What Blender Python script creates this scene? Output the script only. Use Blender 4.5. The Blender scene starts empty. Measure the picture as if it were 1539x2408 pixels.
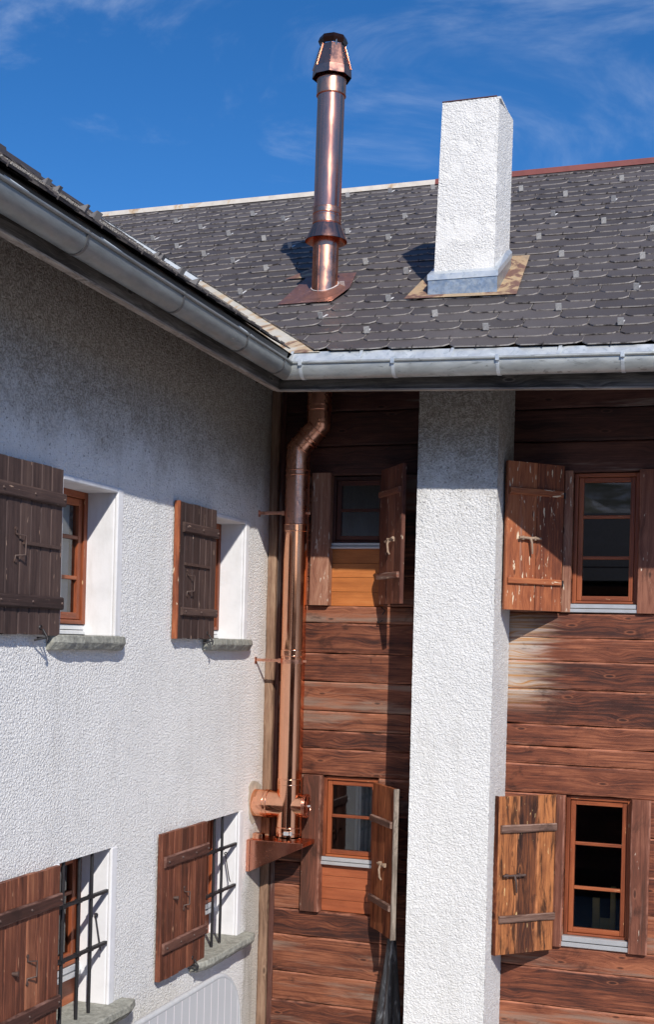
import bpy, bmesh, math, random
from mathutils import Vector, Matrix
R = math.radians
random.seed(7)
C = bpy.context.scene.collection
sc = bpy.context.scene

# ------------------------------------------------------------------ camera
cam_d = bpy.data.cameras.new('camera'); cam = bpy.data.objects.new('camera', cam_d); C.objects.link(cam)
YAW = R(19.05); ROLL = 0.026
fw = Vector((-math.sin(YAW), math.cos(YAW), 0)); rt = Vector((math.cos(YAW), math.sin(YAW), 0)); up = Vector((0, 0, 1))
cx_ = math.cos(ROLL)*rt + math.sin(ROLL)*up; cy_ = math.cos(ROLL)*up - math.sin(ROLL)*rt
M = Matrix((cx_, cy_, -fw)).transposed().to_4x4(); M.translation = Vector((3.994, -10.0, 0.0))
cam.matrix_world = M
cam_d.sensor_fit = 'VERTICAL'; cam_d.sensor_height = 36.0; cam_d.lens = 2955.0/2408.0*36.0
cam_d.shift_y = 306.0/2408.0; cam_d.clip_start = 0.05; cam_d.clip_end = 3000
sc.camera = cam
# ------------------------------------------------------------------ light
SUN = Vector((0.60, -1.0, 0.87)).normalized()
sd = bpy.data.lights.new('sun', 'SUN'); so = bpy.data.objects.new('sun', sd); C.objects.link(so)
sd.energy = 4.4; sd.angle = R(0.53); sd.color = (1.0, 0.945, 0.86)
so.rotation_euler = SUN.to_track_quat('Z', 'Y').to_euler(); so.location = (6, -12, 12)
w = bpy.data.worlds.new("World"); sc.world = w; w.use_nodes = True
nt = w.node_tree; nt.nodes.clear()
def N(nt, t, **k):
    n = nt.nodes.new(t)
    for a, b in k.items():
        if a in n.inputs.keys(): n.inputs[a].default_value = b
        else: setattr(n, a, b)
    return n
sky = N(nt, 'ShaderNodeTexSky', sky_type='NISHITA'); sky.sun_disc = False
sky.sun_elevation = math.asin(SUN.z); sky.sun_rotation = math.atan2(SUN.x, SUN.y)
sky.altitude = 2000; sky.air_density = 1.0; sky.dust_density = 0.25; sky.ozone_density = 4.0
tcw = N(nt, 'ShaderNodeTexCoord'); mpw = N(nt, 'ShaderNodeMapping'); mpw.inputs['Scale'].default_value = (3.0, 3.0, 7.0); mpw.inputs['Rotation'].default_value = (0.3, 0.5, 0.2)
nzw = N(nt, 'ShaderNodeTexNoise'); nzw.inputs['Scale'].default_value = 1.3; nzw.inputs['Detail'].default_value = 7; nzw.inputs['Roughness'].default_value = 0.62; nzw.inputs['Distortion'].default_value = 0.9
rmw = N(nt, 'ShaderNodeMapRange', interpolation_type='SMOOTHSTEP'); rmw.inputs['From Min'].default_value = 0.45; rmw.inputs['From Max'].default_value = 0.86; rmw.inputs['To Max'].default_value = 0.46
hsw = N(nt, 'ShaderNodeHueSaturation'); hsw.inputs['Saturation'].default_value = 1.27; hsw.inputs['Hue'].default_value = 0.504; hsw.inputs['Value'].default_value = 1.03
mxw = N(nt, 'ShaderNodeMix', data_type='RGBA'); mxw.inputs['B'].default_value = (6.5, 7.2, 8.2, 1)
bg = N(nt, 'ShaderNodeBackground'); bg.inputs['Strength'].default_value = 0.125
ow = N(nt, 'ShaderNodeOutputWorld')
L = nt.links.new
L(sky.outputs[0], hsw.inputs['Color']); L(hsw.outputs[0], mxw.inputs['A'])
L(tcw.outputs['Generated'], mpw.inputs['Vector']); L(mpw.outputs[0], nzw.inputs['Vector']); L(nzw.outputs['Fac'], rmw.inputs['Value']); L(rmw.outputs[0], mxw.inputs['Factor'])
L(mxw.outputs['Result'], bg.inputs['Color']); L(bg.outputs[0], ow.inputs['Surface'])
sc.view_settings.view_transform = 'Standard'; sc.view_settings.look = 'None'; sc.view_settings.exposure = 0.12; sc.view_settings.gamma = 1.0

# ------------------------------------------------------------------ mesh helper
class MB:
    def __init__(s): s.v=[]; s.f=[]; s.g=[]; s.r=[]; s.mi=[]; s.sm=[]; s.e=[]
    def add(s, vs, fs, gc=None, rnd=0.0, mi=0, smooth=False, M=None, ed=None):
        o=len(s.v)
        for i, p in enumerate(vs):
            g = gc[i] if gc else p
            s.v.append(tuple(M @ Vector(p)) if M else tuple(p)); s.g.append(tuple(g)); s.r.append(rnd); s.e.append(ed[i] if ed else 0.0)
        for f in fs:
            s.f.append(tuple(o+i for i in f)); s.mi.append(mi); s.sm.append(smooth)
    def box(s, x0,x1,y0,y1,z0,z1, grain='x', M=None, rnd=None, mi=0):
        if rnd is None: rnd = random.random()
        vs=[(x0,y0,z0),(x1,y0,z0),(x1,y1,z0),(x0,y1,z0),(x0,y0,z1),(x1,y0,z1),(x1,y1,z1),(x0,y1,z1)]
        if grain=='z': gc=[(p[2],p[0],p[1]) for p in vs]
        elif grain=='y': gc=[(p[1],p[0],p[2]) for p in vs]
        else: gc=[(p[0],p[2],p[1]) for p in vs]
        s.add(vs,[(0,3,2,1),(4,5,6,7),(0,1,5,4),(1,2,6,5),(2,3,7,6),(3,0,4,7)],gc,rnd,mi,False,M)
    def board(s, x0,x1,y0,y1,z0,z1, grain='x', jit=0.002, step=0.16, M=None, rnd=None, bow=0.002, taper=0.0):
        """a board long in x (or z) with slightly wavy edges and face"""
        if rnd is None: rnd = random.random()
        a0,a1,b0,b1 = (x0,x1,z0,z1) if grain=='x' else (z0,z1,x0,x1)
        n=max(1,int((a1-a0)/step)); vs=[]; gc=[]
        for i in range(n+1):
            a=a0+(a1-a0)*i/n; jl=random.uniform(-jit,jit); jh=random.uniform(-jit,jit); jf=random.uniform(-bow,bow)
            c=min((b1-b0)*0.14,0.016)
            for b,y in ((b0+jl,y1),(b0+jl,y0+0.006+jf),(b0+jl+0.006,y0+jf),(b0+c,y0-bow+jf),(b1-c,y0-bow+jf),(b1+jh-0.006,y0+jf),(b1+jh,y0+0.006+jf),(b1+jh,y1)):
                p=(a,y,b) if grain=='x' else (b,y,a)
                vs.append(p); gc.append((a,b,y))
        fs=[]
        for i in range(n):
            for k in range(8):
                k2=(k+1)%8; q=(i*8+k,(i+1)*8+k,(i+1)*8+k2,i*8+k2)
                fs.append(q if grain=='x' else q[::-1])
        e0=tuple(range(8)); e1=tuple(n*8+k for k in range(8))
        fs += [e0 if grain=='x' else e0[::-1], e1[::-1] if grain=='x' else e1]
        s.add(vs,fs,gc,rnd,0,False,M,ed=[(1.0 if (k%8) in (0,1,2,5,6,7) else 0.0) for k in range(len(vs))])
    def tube(s, pts, rad, n=12, M=None, caps=True, smooth=True, rnd=0.0):
        """tube along a polyline; rad number or list"""
        P=[Vector(p) for p in pts]; m=len(P); rr=rad if isinstance(rad,(list,tuple)) else [rad]*m
        vs=[]; prev=None
        for i in range(m):
            if i==0: t=(P[1]-P[0]).normalized(); k=1
            elif i==m-1: t=(P[-1]-P[-2]).normalized(); k=1
            else:
                a=(P[i]-P[i-1]).normalized(); b=(P[i+1]-P[i]).normalized(); t=(a+b)
                t = t.normalized() if t.length>1e-6 else a; k=1/max(0.35,t.dot(a))
            if prev is None:
                h=Vector((0,0,1)) if abs(t.z)<0.9 else Vector((1,0,0)); u=t.cross(h).normalized()
            else:
                u=(prev-t*prev.dot(t)).normalized()
            prev=u; v_=t.cross(u)
            for j in range(n):
                an=2*math.pi*j/n; vs.append(tuple(P[i]+(u*math.cos(an)+v_*math.sin(an))*rr[i]))
        fs=[]
        for i in range(m-1):
            for j in range(n):
                j2=(j+1)%n; fs.append((i*n+j,i*n+j2,(i+1)*n+j2,(i+1)*n+j))
        s.add(vs,fs,None,rnd,0,smooth,M)
        if caps:
            s.add([vs[j] for j in range(n)],[tuple(range(n))[::-1]],None,rnd,0,False,M)
            s.add([vs[(m-1)*n+j] for j in range(n)],[tuple(range(n))],None,rnd,0,False,M)
    def lathe(s, prof, n=40, M=None, smooth=True, phase=0.0, rnd=0.0):
        """prof: list of (r,z); axis z; sharp breaks by repeating a point"""
        vs=[]; m=len(prof)
        for r,z in prof:
            for j in range(n):
                a=2*math.pi*j/n+phase; vs.append((r*math.cos(a),r*math.sin(a),z))
        fs=[]
        for i in range(m-1):
            if prof[i]==prof[i+1]: continue
            for j in range(n):
                j2=(j+1)%n; fs.append((i*n+j,i*n+j2,(i+1)*n+j2,(i+1)*n+j))
        s.add(vs,fs,None,rnd,0,smooth,M)
    def build(s, name, mat, parent=None, bevel=0.0, seg=1, label=None):
        me=bpy.data.meshes.new(name); me.from_pydata(s.v,[],s.f)
        a=me.attributes.new('gc','FLOAT_VECTOR','POINT'); a.data.foreach_set('vector',[c for g in s.g for c in g])
        b=me.attributes.new('rnd','FLOAT','POINT'); b.data.foreach_set('value',s.r)
        b=me.attributes.new('edge','FLOAT','POINT'); b.data.foreach_set('value',s.e)
        me.polygons.foreach_set('use_smooth',s.sm)
        mats = mat if isinstance(mat,(list,tuple)) else [mat]
        for m_ in mats: me.materials.append(m_)
        me.polygons.foreach_set('material_index',s.mi)
        me.update()
        o=bpy.data.objects.new(name,me); C.objects.link(o)
        if bevel:
            md=o.modifiers.new('bevel','BEVEL'); md.width=bevel; md.segments=seg; md.limit_method='ANGLE'; md.angle_limit=R(40)
        if parent:
            o.parent=parent
            if parent.type=='EMPTY': o.location = -parent.location
        if label: o['label']=label
        return o
def thing(name,label,cat,loc=(0,0,0),group=None):
    o=bpy.data.objects.new(name,None); C.objects.link(o); o.location=loc; o.empty_display_size=0.2
    o['label']=label; o['category']=cat
    if group: o['group']=group
    return o
def tag(o,label,cat,group=None):
    o['label']=label; o['category']=cat
    if group: o['group']=group
    return o

# ------------------------------------------------------------------ materials
def mat(name):
    m=bpy.data.materials.new(name); m.use_nodes=True; t=m.node_tree; t.nodes.clear()
    p=t.nodes.new('ShaderNodeBsdfPrincipled'); o=t.nodes.new('ShaderNodeOutputMaterial'); t.links.new(p.outputs[0],o.inputs[0])
    return m,t,p
def noise(t,vec,scale,detail=4,rough=0.55,dist=0.0,out='Fac'):
    n=t.nodes.new('ShaderNodeTexNoise'); n.inputs['Scale'].default_value=scale; n.inputs['Detail'].default_value=detail
    n.inputs['Roughness'].default_value=rough; n.inputs['Distortion'].default_value=dist
    if vec is not None: t.links.new(vec,n.inputs['Vector'])
    return n.outputs[out]
def mapv(t,vec,scale=(1,1,1),loc=(0,0,0),rot=(0,0,0)):
    n=t.nodes.new('ShaderNodeMapping'); n.inputs['Scale'].default_value=scale; n.inputs['Location'].default_value=loc; n.inputs['Rotation'].default_value=rot
    t.links.new(vec,n.inputs['Vector']); return n.outputs[0]
def mrange(t,val,a,b,c=0.0,d=1.0,smooth=True):
    n=t.nodes.new('ShaderNodeMapRange'); 
    if smooth: n.interpolation_type='SMOOTHSTEP'
    for k,x in (('From Min',a),('From Max',b),('To Min',c),('To Max',d)): n.inputs[k].default_value=x
    t.links.new(val,n.inputs['Value']); return n.outputs[0]
def math_(t,op,a,b=None,c=None):
    n=t.nodes.new('ShaderNodeMath'); n.operation=op
    for i,x in enumerate((a,b,c)):
        if x is None: continue
        if isinstance(x,(int,float)): n.inputs[i].default_value=x
        else: t.links.new(x,n.inputs[i])
    return n.outputs[0]
def mix(t,f,a,b):
    n=t.nodes.new('ShaderNodeMix'); n.data_type='RGBA'
    for k,x in (('Factor',f),('A',a),('B',b)):
        if isinstance(x,(int,float)): n.inputs[k].default_value=x
        elif isinstance(x,tuple): n.inputs[k].default_value=(*x,1)
        else: t.links.new(x,n.inputs[k])
    return n.outputs['Result']
def ramp(t,val,stops):
    n=t.nodes.new('ShaderNodeValToRGB'); e=n.color_ramp.elements
    while len(e)<len(stops): e.new(0.5)
    for i,(p,c) in enumerate(stops): e[i].position=p; e[i].color=(*c,1)
    t.links.new(val,n.inputs[0]); return n.outputs[0]
def bump(t,p,h,strength,dist,normal=None):
    n=t.nodes.new('ShaderNodeBump'); n.inputs['Strength'].default_value=strength; n.inputs['Distance'].default_value=dist
    t.links.new(h,n.inputs['Height'])
    if normal: t.links.new(normal,n.inputs['Normal'])
    t.links.new(n.outputs[0],p.inputs['Normal']); return n.outputs[0]
def attr(t,name,out='Vector'):
    n=t.nodes.new('ShaderNodeAttribute'); n.attribute_name=name; return n.outputs[out]
def objc(t): return t.nodes.new('ShaderNodeTexCoord').outputs['Object']
def setc(t,p,c):
    if isinstance(c,tuple): p.inputs['Base Color'].default_value=(*c,1)
    else: t.links.new(c,p.inputs['Base Color'])

def roughcast(name,col=(0.86,0.855,0.845),amp=0.0082,scale=66,patch=0.0,dirt=True,corner=False):
    m,t,p=mat(name); v=objc(t)
    a=noise(t,v,scale,2.0,0.55,0.5); b=noise(t,v,scale*2.3,2.0,0.6,0.3); c3=noise(t,v,scale*0.35,2.0,0.5,0.2)
    h=math_(t,'ADD',math_(t,'ADD',mrange(t,a,0.30,0.70,smooth=False),math_(t,'MULTIPLY',b,0.45)),math_(t,'MULTIPLY',c3,0.5))
    big=noise(t,v,2.3,4,0.6)
    if patch:   # areas where the render was smoothed over
        pm=mrange(t,noise(t,v,3.2,3,0.6,0.5),0.50-patch*0.1,0.60-patch*0.1); h=math_(t,'MULTIPLY',h,mrange(t,pm,0,1,0.5,1.0))
    c=mix(t,mrange(t,big,0.35,0.75),col,tuple(x*0.93 for x in col))
    sep=t.nodes.new('ShaderNodeSeparateXYZ'); t.links.new(v,sep.inputs[0])
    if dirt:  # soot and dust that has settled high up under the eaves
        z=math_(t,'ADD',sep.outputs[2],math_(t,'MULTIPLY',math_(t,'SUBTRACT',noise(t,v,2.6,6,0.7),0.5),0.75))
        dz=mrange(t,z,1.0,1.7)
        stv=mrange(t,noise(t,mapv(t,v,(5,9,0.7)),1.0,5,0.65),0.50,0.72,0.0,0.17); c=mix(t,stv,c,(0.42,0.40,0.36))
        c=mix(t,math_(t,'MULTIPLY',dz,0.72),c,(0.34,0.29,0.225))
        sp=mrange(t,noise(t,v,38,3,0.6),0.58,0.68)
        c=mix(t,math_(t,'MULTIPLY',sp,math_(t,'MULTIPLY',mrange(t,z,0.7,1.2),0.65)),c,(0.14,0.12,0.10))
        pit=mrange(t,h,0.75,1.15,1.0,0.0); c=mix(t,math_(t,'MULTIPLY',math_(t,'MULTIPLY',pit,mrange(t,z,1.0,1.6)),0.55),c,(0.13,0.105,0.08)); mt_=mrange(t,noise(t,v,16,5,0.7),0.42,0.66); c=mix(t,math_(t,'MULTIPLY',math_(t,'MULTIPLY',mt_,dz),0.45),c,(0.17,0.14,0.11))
    if corner:  # unpainted cement near the corner low down
        y=math_(t,'ADD',sep.outputs[1],math_(t,'MULTIPLY',math_(t,'SUBTRACT',noise(t,v,4,4,0.6),0.5),0.35))
        zz=math_(t,'ADD',sep.outputs[2],math_(t,'MULTIPLY',math_(t,'SUBTRACT',noise(t,v,3,4,0.6),0.5),0.6))
        k=math_(t,'MULTIPLY',mrange(t,y,-0.42,-0.28),mrange(t,zz,-1.45,-1.75))
        c=mix(t,math_(t,'MULTIPLY',k,0.75),c,(0.50,0.47,0.41))
        st=mrange(t,noise(t,mapv(t,v,(1,14,1.2)),1.0,4,0.6),0.52,0.66)
        c=mix(t,math_(t,'MULTIPLY',math_(t,'MULTIPLY',k,st),0.5),c,(0.30,0.29,0.25))
        k2=mrange(t,y,-0.30,-0.02); c=mix(t,math_(t,'MULTIPLY',k2,0.35),c,(0.62,0.52,0.42))
    setc(t,p,c); p.inputs['Roughness'].default_value=0.92; p.inputs['Specular IOR Level'].default_value=0.2
    bump(t,p,h,1.0,amp); return m
def smooth_plaster(name,col=(0.76,0.76,0.78)):
    m,t,p=mat(name); v=objc(t); n=noise(t,v,6,4,0.6)
    n2=noise(t,mapv(t,v,(5,5,0.9)),1.0,5,0.65)
    setc(t,p,mix(t,mrange(t,n2,0.48,0.75,0,0.5),mix(t,mrange(t,n,0.4,0.8),col,tuple(x*0.88 for x in col)),(0.50,0.48,0.45))); p.inputs['Roughness'].default_value=0.8
    bump(t,p,noise(t,v,30,4,0.6),0.25,0.004); return m

def wood(name,dark,mid,light,grey=(0.30,0.26,0.23),greyamt=0.0,chips=0.0,chipc=(0.62,0.52,0.42),rough=0.62,knot=1.0,gscale=1.0,contrast=1.0,lowgrey=0.0,burn=0.0,xfade=None,bumpd=0.004,spec=0.35,wear=0.0):
    m,t,p=mat(name); g=attr(t,'gc'); r=attr(t,'rnd','Fac')
    off=t.nodes.new('ShaderNodeVectorMath'); off.operation='SCALE'; off.inputs[0].default_value=(31.7,17.3,9.1); t.links.new(r,off.inputs['Scale'])
    ad=t.nodes.new('ShaderNodeVectorMath'); ad.operation='ADD'; t.links.new(g,ad.inputs[0]); t.links.new(off.outputs[0],ad.inputs[1]); v=ad.outputs[0]
    vo=t.nodes.new('ShaderNodeTexVoronoi'); vo.voronoi_dimensions='2D'; vo.inputs['Scale'].default_value=1.0
    vo.inputs['Randomness'].default_value=1.0; t.links.new(mapv(t,v,(2.2,6.5,1)),vo.inputs['Vector'])
    d=vo.outputs['Distance']
    sep=t.nodes.new('ShaderNodeSeparateXYZ'); t.links.new(v,sep.inputs[0])
    warp=math_(t,'MULTIPLY',mrange(t,d,0.0,0.42,1.0,0.0),0.035*knot)
    ac=math_(t,'ADD',sep.outputs[1],warp)
    cmb=t.nodes.new('ShaderNodeCombineXYZ'); t.links.new(sep.outputs[0],cmb.inputs[0]); t.links.new(ac,cmb.inputs[1]); t.links.new(sep.outputs[2],cmb.inputs[2])
    gv=cmb.outputs[0]
    g1=noise(t,mapv(t,gv,(1.3*gscale,58*gscale,40)),1.0,7,0.68,0.22)
    g2=noise(t,mapv(t,gv,(6.0*gscale,190*gscale,90)),1.0,3,0.65,0.1)
    pt=noise(t,mapv(t,v,(1.6,7,5)),1.0,6,0.68,0.3)
    s=math_(t,'ADD',math_(t,'MULTIPLY',g1,0.62*contrast),math_(t,'MULTIPLY',pt,0.70))
    s=math_(t,'ADD',s,math_(t,'MULTIPLY',math_(t,'SUBTRACT',g2,0.5),0.35*contrast))
    s=math_(t,'ADD',s,math_(t,'MULTIPLY',math_(t,'SUBTRACT',r,0.5),0.26))
    s=math_(t,'SUBTRACT',s,0.15+0.31*(contrast-1))
    c=ramp(t,s,[(0.32,dark),(0.50,mid),(0.72,light)])
    if greyamt>0:
        gm=mrange(t,math_(t,'ADD',noise(t,mapv(t,v,(0.7,9,5)),1.0,5,0.65),math_(t,'MULTIPLY',math_(t,'SUBTRACT',r,0.5),0.3)),0.62-0.25*greyamt,0.80-0.2*greyamt)
        c=mix(t,math_(t,'MULTIPLY',gm,0.8),c,grey)
    if lowgrey>0:
        pass
    if burn>0:
        bm=mrange(t,noise(t,mapv(t,v,(2.2,13,8)),1.0,5,0.62,0.8),0.50,0.64)
        c=mix(t,math_(t,'MULTIPLY',bm,burn),c,tuple(x*0.30 for x in dark))
    sk=t.nodes.new('ShaderNodeSeparateColor'); t.links.new(vo.outputs['Color'],sk.inputs[0]); rare=math_(t,'GREATER_THAN',sk.outputs[0],0.62)
    kn=math_(t,'MULTIPLY',mrange(t,d,0.03,0.075,1.0,0.0),rare)
    c=mix(t,math_(t,'MULTIPLY',kn,0.7*knot),c,tuple(x*0.55 for x in dark))
    kr=math_(t,'MULTIPLY',math_(t,'MULTIPLY',mrange(t,d,0.06,0.08),mrange(t,d,0.085,0.12,1.0,0.0)),rare)
    c=mix(t,math_(t,'MULTIPLY',kr,0.45*knot),c,light)
    if xfade:  # sun-bleached, rain-beaten zone (start, end along the board, colour)
        sx=t.nodes.new('ShaderNodeSeparateXYZ'); t.links.new(g,sx.inputs[0])
        q=math_(t,'ADD',sx.outputs[0],math_(t,'MULTIPLY',math_(t,'SUBTRACT',noise(t,mapv(t,v,(1.5,26,8)),1.0,4,0.7),0.5),0.9))
        k=math_(t,'MULTIPLY',mrange(t,q,xfade[0],xfade[1],1.0,0.0),math_(t,'MULTIPLY',mrange(t,sx.outputs[1],xfade[2],xfade[2]+0.25),mrange(t,sx.outputs[1],xfade[3],xfade[3]+0.2,1.0,0.0)))
        c=mix(t,math_(t,'MULTIPLY',k,0.8),c,mix(t,mrange(t,g1,0.38,0.6),xfade[4],xfade[5]))
    if wear>0:
        ew=math_(t,'MULTIPLY',attr(t,'edge','Fac'),mrange(t,noise(t,mapv(t,v,(5,20,8)),1.0,4,0.7),0.38,0.62,0.0,wear)); c=mix(t,ew,c,tuple(min(1,x*1.6+0.05) for x in light))
        st=mrange(t,noise(t,mapv(t,v,(3.0,5,3)),1.0,5,0.7,0.4),0.56,0.70,0.0,0.65); c=mix(t,st,c,tuple(x*0.55 for x in dark))
    if chips>0:
        ch=mrange(t,noise(t,mapv(t,v,(9,48,30)),1.0,3,0.55,0.3),0.70-0.10*chips,0.74-0.10*chips)
        c=mix(t,ch,c,chipc)
    setc(t,p,c); p.inputs['Roughness'].default_value=rough; p.inputs['Specular IOR Level'].default_value=spec
    bump(t,p,math_(t,'ADD',math_(t,'MULTIPLY',g1,1.0),math_(t,'MULTIPLY',g2,0.5)),0.7,bumpd); return m

def metal(name,col,rough=0.3,met=1.0,var=0.25,scale=6,aniso=(1,1,1),bumpk=0.0,spotc=None,spot=0.0,roughvar=0.12):
    m,t,p=mat(name); v=mapv(t,objc(t),aniso); n=noise(t,v,scale,5,0.65,0.4)
    c=mix(t,mrange(t,n,0.3,0.75),col,tuple(x*(1-var) for x in col))
    if spotc: c=mix(t,mrange(t,noise(t,v,scale*2.2,4,0.65,0.6),0.60-0.1*spot,0.70-0.1*spot),c,spotc)
    setc(t,p,c); p.inputs['Metallic'].default_value=met
    t.links.new(mrange(t,noise(t,v,scale*1.7,4,0.6),0.3,0.7,rough-roughvar*0.5,rough+roughvar),p.inputs['Roughness'])
    if met>0.9: p.inputs['Specular Tint'].default_value=(0.95,0.62,0.48,1)
    if bumpk: bump(t,p,noise(t,v,scale*0.6,2,0.5),0.3,bumpk)
    return m
def rusty(name,amt=0.5,base=(0.50,0.51,0.50)):
    m,t,p=mat(name); v=objc(t); n=noise(t,v,3.5,6,0.62,0.8)
    c=mix(t,mrange(t,noise(t,v,11,4,0.6),0.35,0.75),base,tuple(x*0.82 for x in base))
    k1=mrange(t,n,0.58-0.16*amt,0.66-0.14*amt); k2=mrange(t,n,0.64-0.14*amt,0.74-0.14*amt)
    c=mix(t,math_(t,'MULTIPLY',k1,0.8),c,(0.52,0.36,0.20)); c=mix(t,math_(t,'MULTIPLY',k2,0.9),c,(0.16,0.075,0.06))
    setc(t,p,c); p.inputs['Roughness'].default_value=0.55; p.inputs['Metallic'].default_value=0.15; return m
def plain(name,col,rough=0.6,met=0.0,var=0.12,scale=20,b=0.0):
    m,t,p=mat(name); v=objc(t); n=noise(t,v,scale,4,0.6)
    setc(t,p,mix(t,mrange(t,n,0.3,0.7),col,tuple(x*(1-var) for x in col))); p.inputs['Roughness'].default_value=rough; p.inputs['Metallic'].default_value=met
    if b: bump(t,p,n,0.6,b)
    return m
def glass(name,tint=(1,1,1)):
    m=bpy.data.materials.new(name); m.use_nodes=True; t=m.node_tree; t.nodes.clear()
    o=t.nodes.new('ShaderNodeOutputMaterial'); g=t.nodes.new('ShaderNodeBsdfGlossy'); g.inputs['Roughness'].default_value=0.015
    tr=t.nodes.new('ShaderNodeBsdfTransparent'); tr.inputs['Color'].default_value=(0.80,0.84,0.83,1)
    fr=t.nodes.new('ShaderNodeFresnel'); fr.inputs['IOR'].default_value=1.6; mx=t.nodes.new('ShaderNodeMixShader')
    k=math_(t,'ADD',fr.outputs[0],0.07)
    t.links.new(k,mx.inputs[0]); t.links.new(tr.outputs[0],mx.inputs[1]); t.links.new(g.outputs[0],mx.inputs[2]); t.links.new(mx.outputs[0],o.inputs[0]); return m

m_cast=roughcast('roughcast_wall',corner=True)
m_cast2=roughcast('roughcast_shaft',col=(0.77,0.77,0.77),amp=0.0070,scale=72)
m_cast3=roughcast('roughcast_stack',col=(0.80,0.79,0.77),amp=0.0056,scale=74,patch=1.0,dirt=False)
m_smooth=smooth_plaster('smooth_plaster')
m_mortar=plain('mortar',(0.50,0.45,0.37),0.95,0,0.25,14,0.01)
m_log=wood('log_wood',(0.036,0.012,0.009),(0.125,0.037,0.019),(0.28,0.100,0.050),grey=(0.25,0.175,0.135),greyamt=0.26,contrast=1.3,wear=0.55)
m_logr=wood('log_wood_bleached',(0.044,0.014,0.010),(0.160,0.046,0.023),(0.33,0.115,0.056),grey=(0.25,0.17,0.13),greyamt=0.26,contrast=1.25,wear=0.55,
    xfade=(2.12,2.55,-0.55,0.15,(0.50,0.25,0.09),(0.52,0.47,0.42)))
m_logtop=wood('log_wood_shade_dark',(0.030,0.013,0.012),(0.070,0.026,0.020),(0.13,0.055,0.04),greyamt=0.1)  # dark copy: eave shade put into the top logs' colour; corner board simply dark
m_post=wood('post_wood',(0.07,0.028,0.018),(0.15,0.050,0.030),(0.27,0.11,0.068),greyamt=0.05,chips=0.12,wear=0.5)
m_postchip=wood('chipped_post_wood',(0.10,0.04,0.028),(0.22,0.09,0.055),(0.38,0.20,0.13),greyamt=0.0,chips=0.6)
m_corner=wood('bare_post_wood',(0.10,0.055,0.036),(0.24,0.145,0.095),(0.39,0.27,0.185),greyamt=0.2,rough=0.8)
m_orange=wood('orange_frame_wood',(0.14,0.036,0.015),(0.27,0.070,0.026),(0.37,0.11,0.040),knot=0.0,rough=0.45,contrast=0.95,chips=0.08,chipc=(0.5,0.3,0.16),bumpd=0.002,spec=0.4)
m_panel=wood('orange_panel_wood',(0.30,0.095,0.026),(0.46,0.155,0.042),(0.56,0.22,0.07),knot=0.25,rough=0.45,contrast=0.6,bumpd=0.001)
m_panel2=wood('red_orange_panel_wood',(0.22,0.060,0.025),(0.33,0.092,0.038),(0.42,0.135,0.058),knot=0.2,rough=0.45,contrast=0.6,bumpd=0.001)
m_sh_dark=wood('dark_shutter_wood',(0.034,0.021,0.019),(0.062,0.038,0.034),(0.11,0.070,0.058),chips=0.12,chipc=(0.40,0.27,0.20),knot=0.3,contrast=1.1)
m_sh_red=wood('red_shutter_wood',(0.065,0.022,0.013),(0.165,0.052,0.028),(0.32,0.125,0.065),chips=0.12,chipc=(0.45,0.25,0.15),knot=0.6,contrast=1.2)
m_sh_or=wood('worn_orange_shutter_wood',(0.12,0.032,0.016),(0.30,0.088,0.035),(0.46,0.17,0.070),chips=0.55,chipc=(0.72,0.60,0.44),greyamt=0.05,contrast=1.0)
m_sh_um=wood('worn_brown_shutter_wood',(0.08,0.028,0.020),(0.17,0.060,0.038),(0.29,0.125,0.078),chips=0.4,chipc=(0.62,0.50,0.38),greyamt=0.2)
m_sh_burn=wood('weathered_golden_shutter_wood',(0.050,0.017,0.010),(0.185,0.060,0.022),(0.44,0.165,0.056),burn=0.85,wear=0.5,chips=0.12,chipc=(0.66,0.46,0.22),contrast=1.1,knot=0.8)
m_sh_lm=wood('weathered_brown_shutter_wood',(0.050,0.016,0.010),(0.15,0.042,0.020),(0.31,0.110,0.048),spec=0.12,burn=0.5,contrast=1.2)
m_shadeframe=wood('shade_dark_frame_wood',(0.035,0.012,0.009),(0.075,0.024,0.016),(0.13,0.045,0.028),knot=0)  # shade of the upper middle window put into its frame colour
m_batten=wood('worn_batten_wood',(0.045,0.022,0.016),(0.105,0.055,0.040),(0.21,0.13,0.10),contrast=1.2,wear=0.6)
m_batred=wood('dark_red_batten_wood',(0.045,0.019,0.014),(0.085,0.034,0.025),(0.15,0.070,0.050),wear=0.7)
m_greywood=wood('grey_edge_wood',(0.16,0.13,0.11),(0.32,0.27,0.23),(0.50,0.44,0.37),contrast=1.2,rough=0.8)
m_fascia=wood('fascia_wood',(0.035,0.030,0.028),(0.10,0.088,0.078),(0.20,0.18,0.16),contrast=1.1,rough=0.8,burn=0.5)
m_soffit=wood('soffit_wood',(0.04,0.022,0.014),(0.08,0.045,0.028),(0.12,0.07,0.045))
m_zinc=metal('zinc',(0.49,0.51,0.50),0.48,0.6,0.28,5,(1,1,3),spotc=(0.27,0.28,0.27),spot=0.2)
m_zincd=metal('shade_dark_zinc',(0.30,0.315,0.31),0.5,0.6,0.22,5,(1,1,3),spotc=(0.25,0.27,0.27),spot=0.0)  # darker zinc copy: the left gutter's shade side is in the colour
m_zincl=metal('bright_zinc',(0.66,0.70,0.73),0.40,0.55,0.15,9,spotc=(0.50,0.55,0.58),spot=0.6)
m_cop=metal('bright_copper',(0.94,0.49,0.31),0.10,1.0,0.12,7,(1,1,0.25),roughvar=0.07,spotc=(0.80,0.40,0.26),spot=-0.4)
m_copu=metal('pink_copper',(0.93,0.40,0.27),0.21,1.0,0.12,7,(1,1,0.25),roughvar=0.08,spotc=(0.80,0.36,0.24),spot=0.0)
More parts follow.
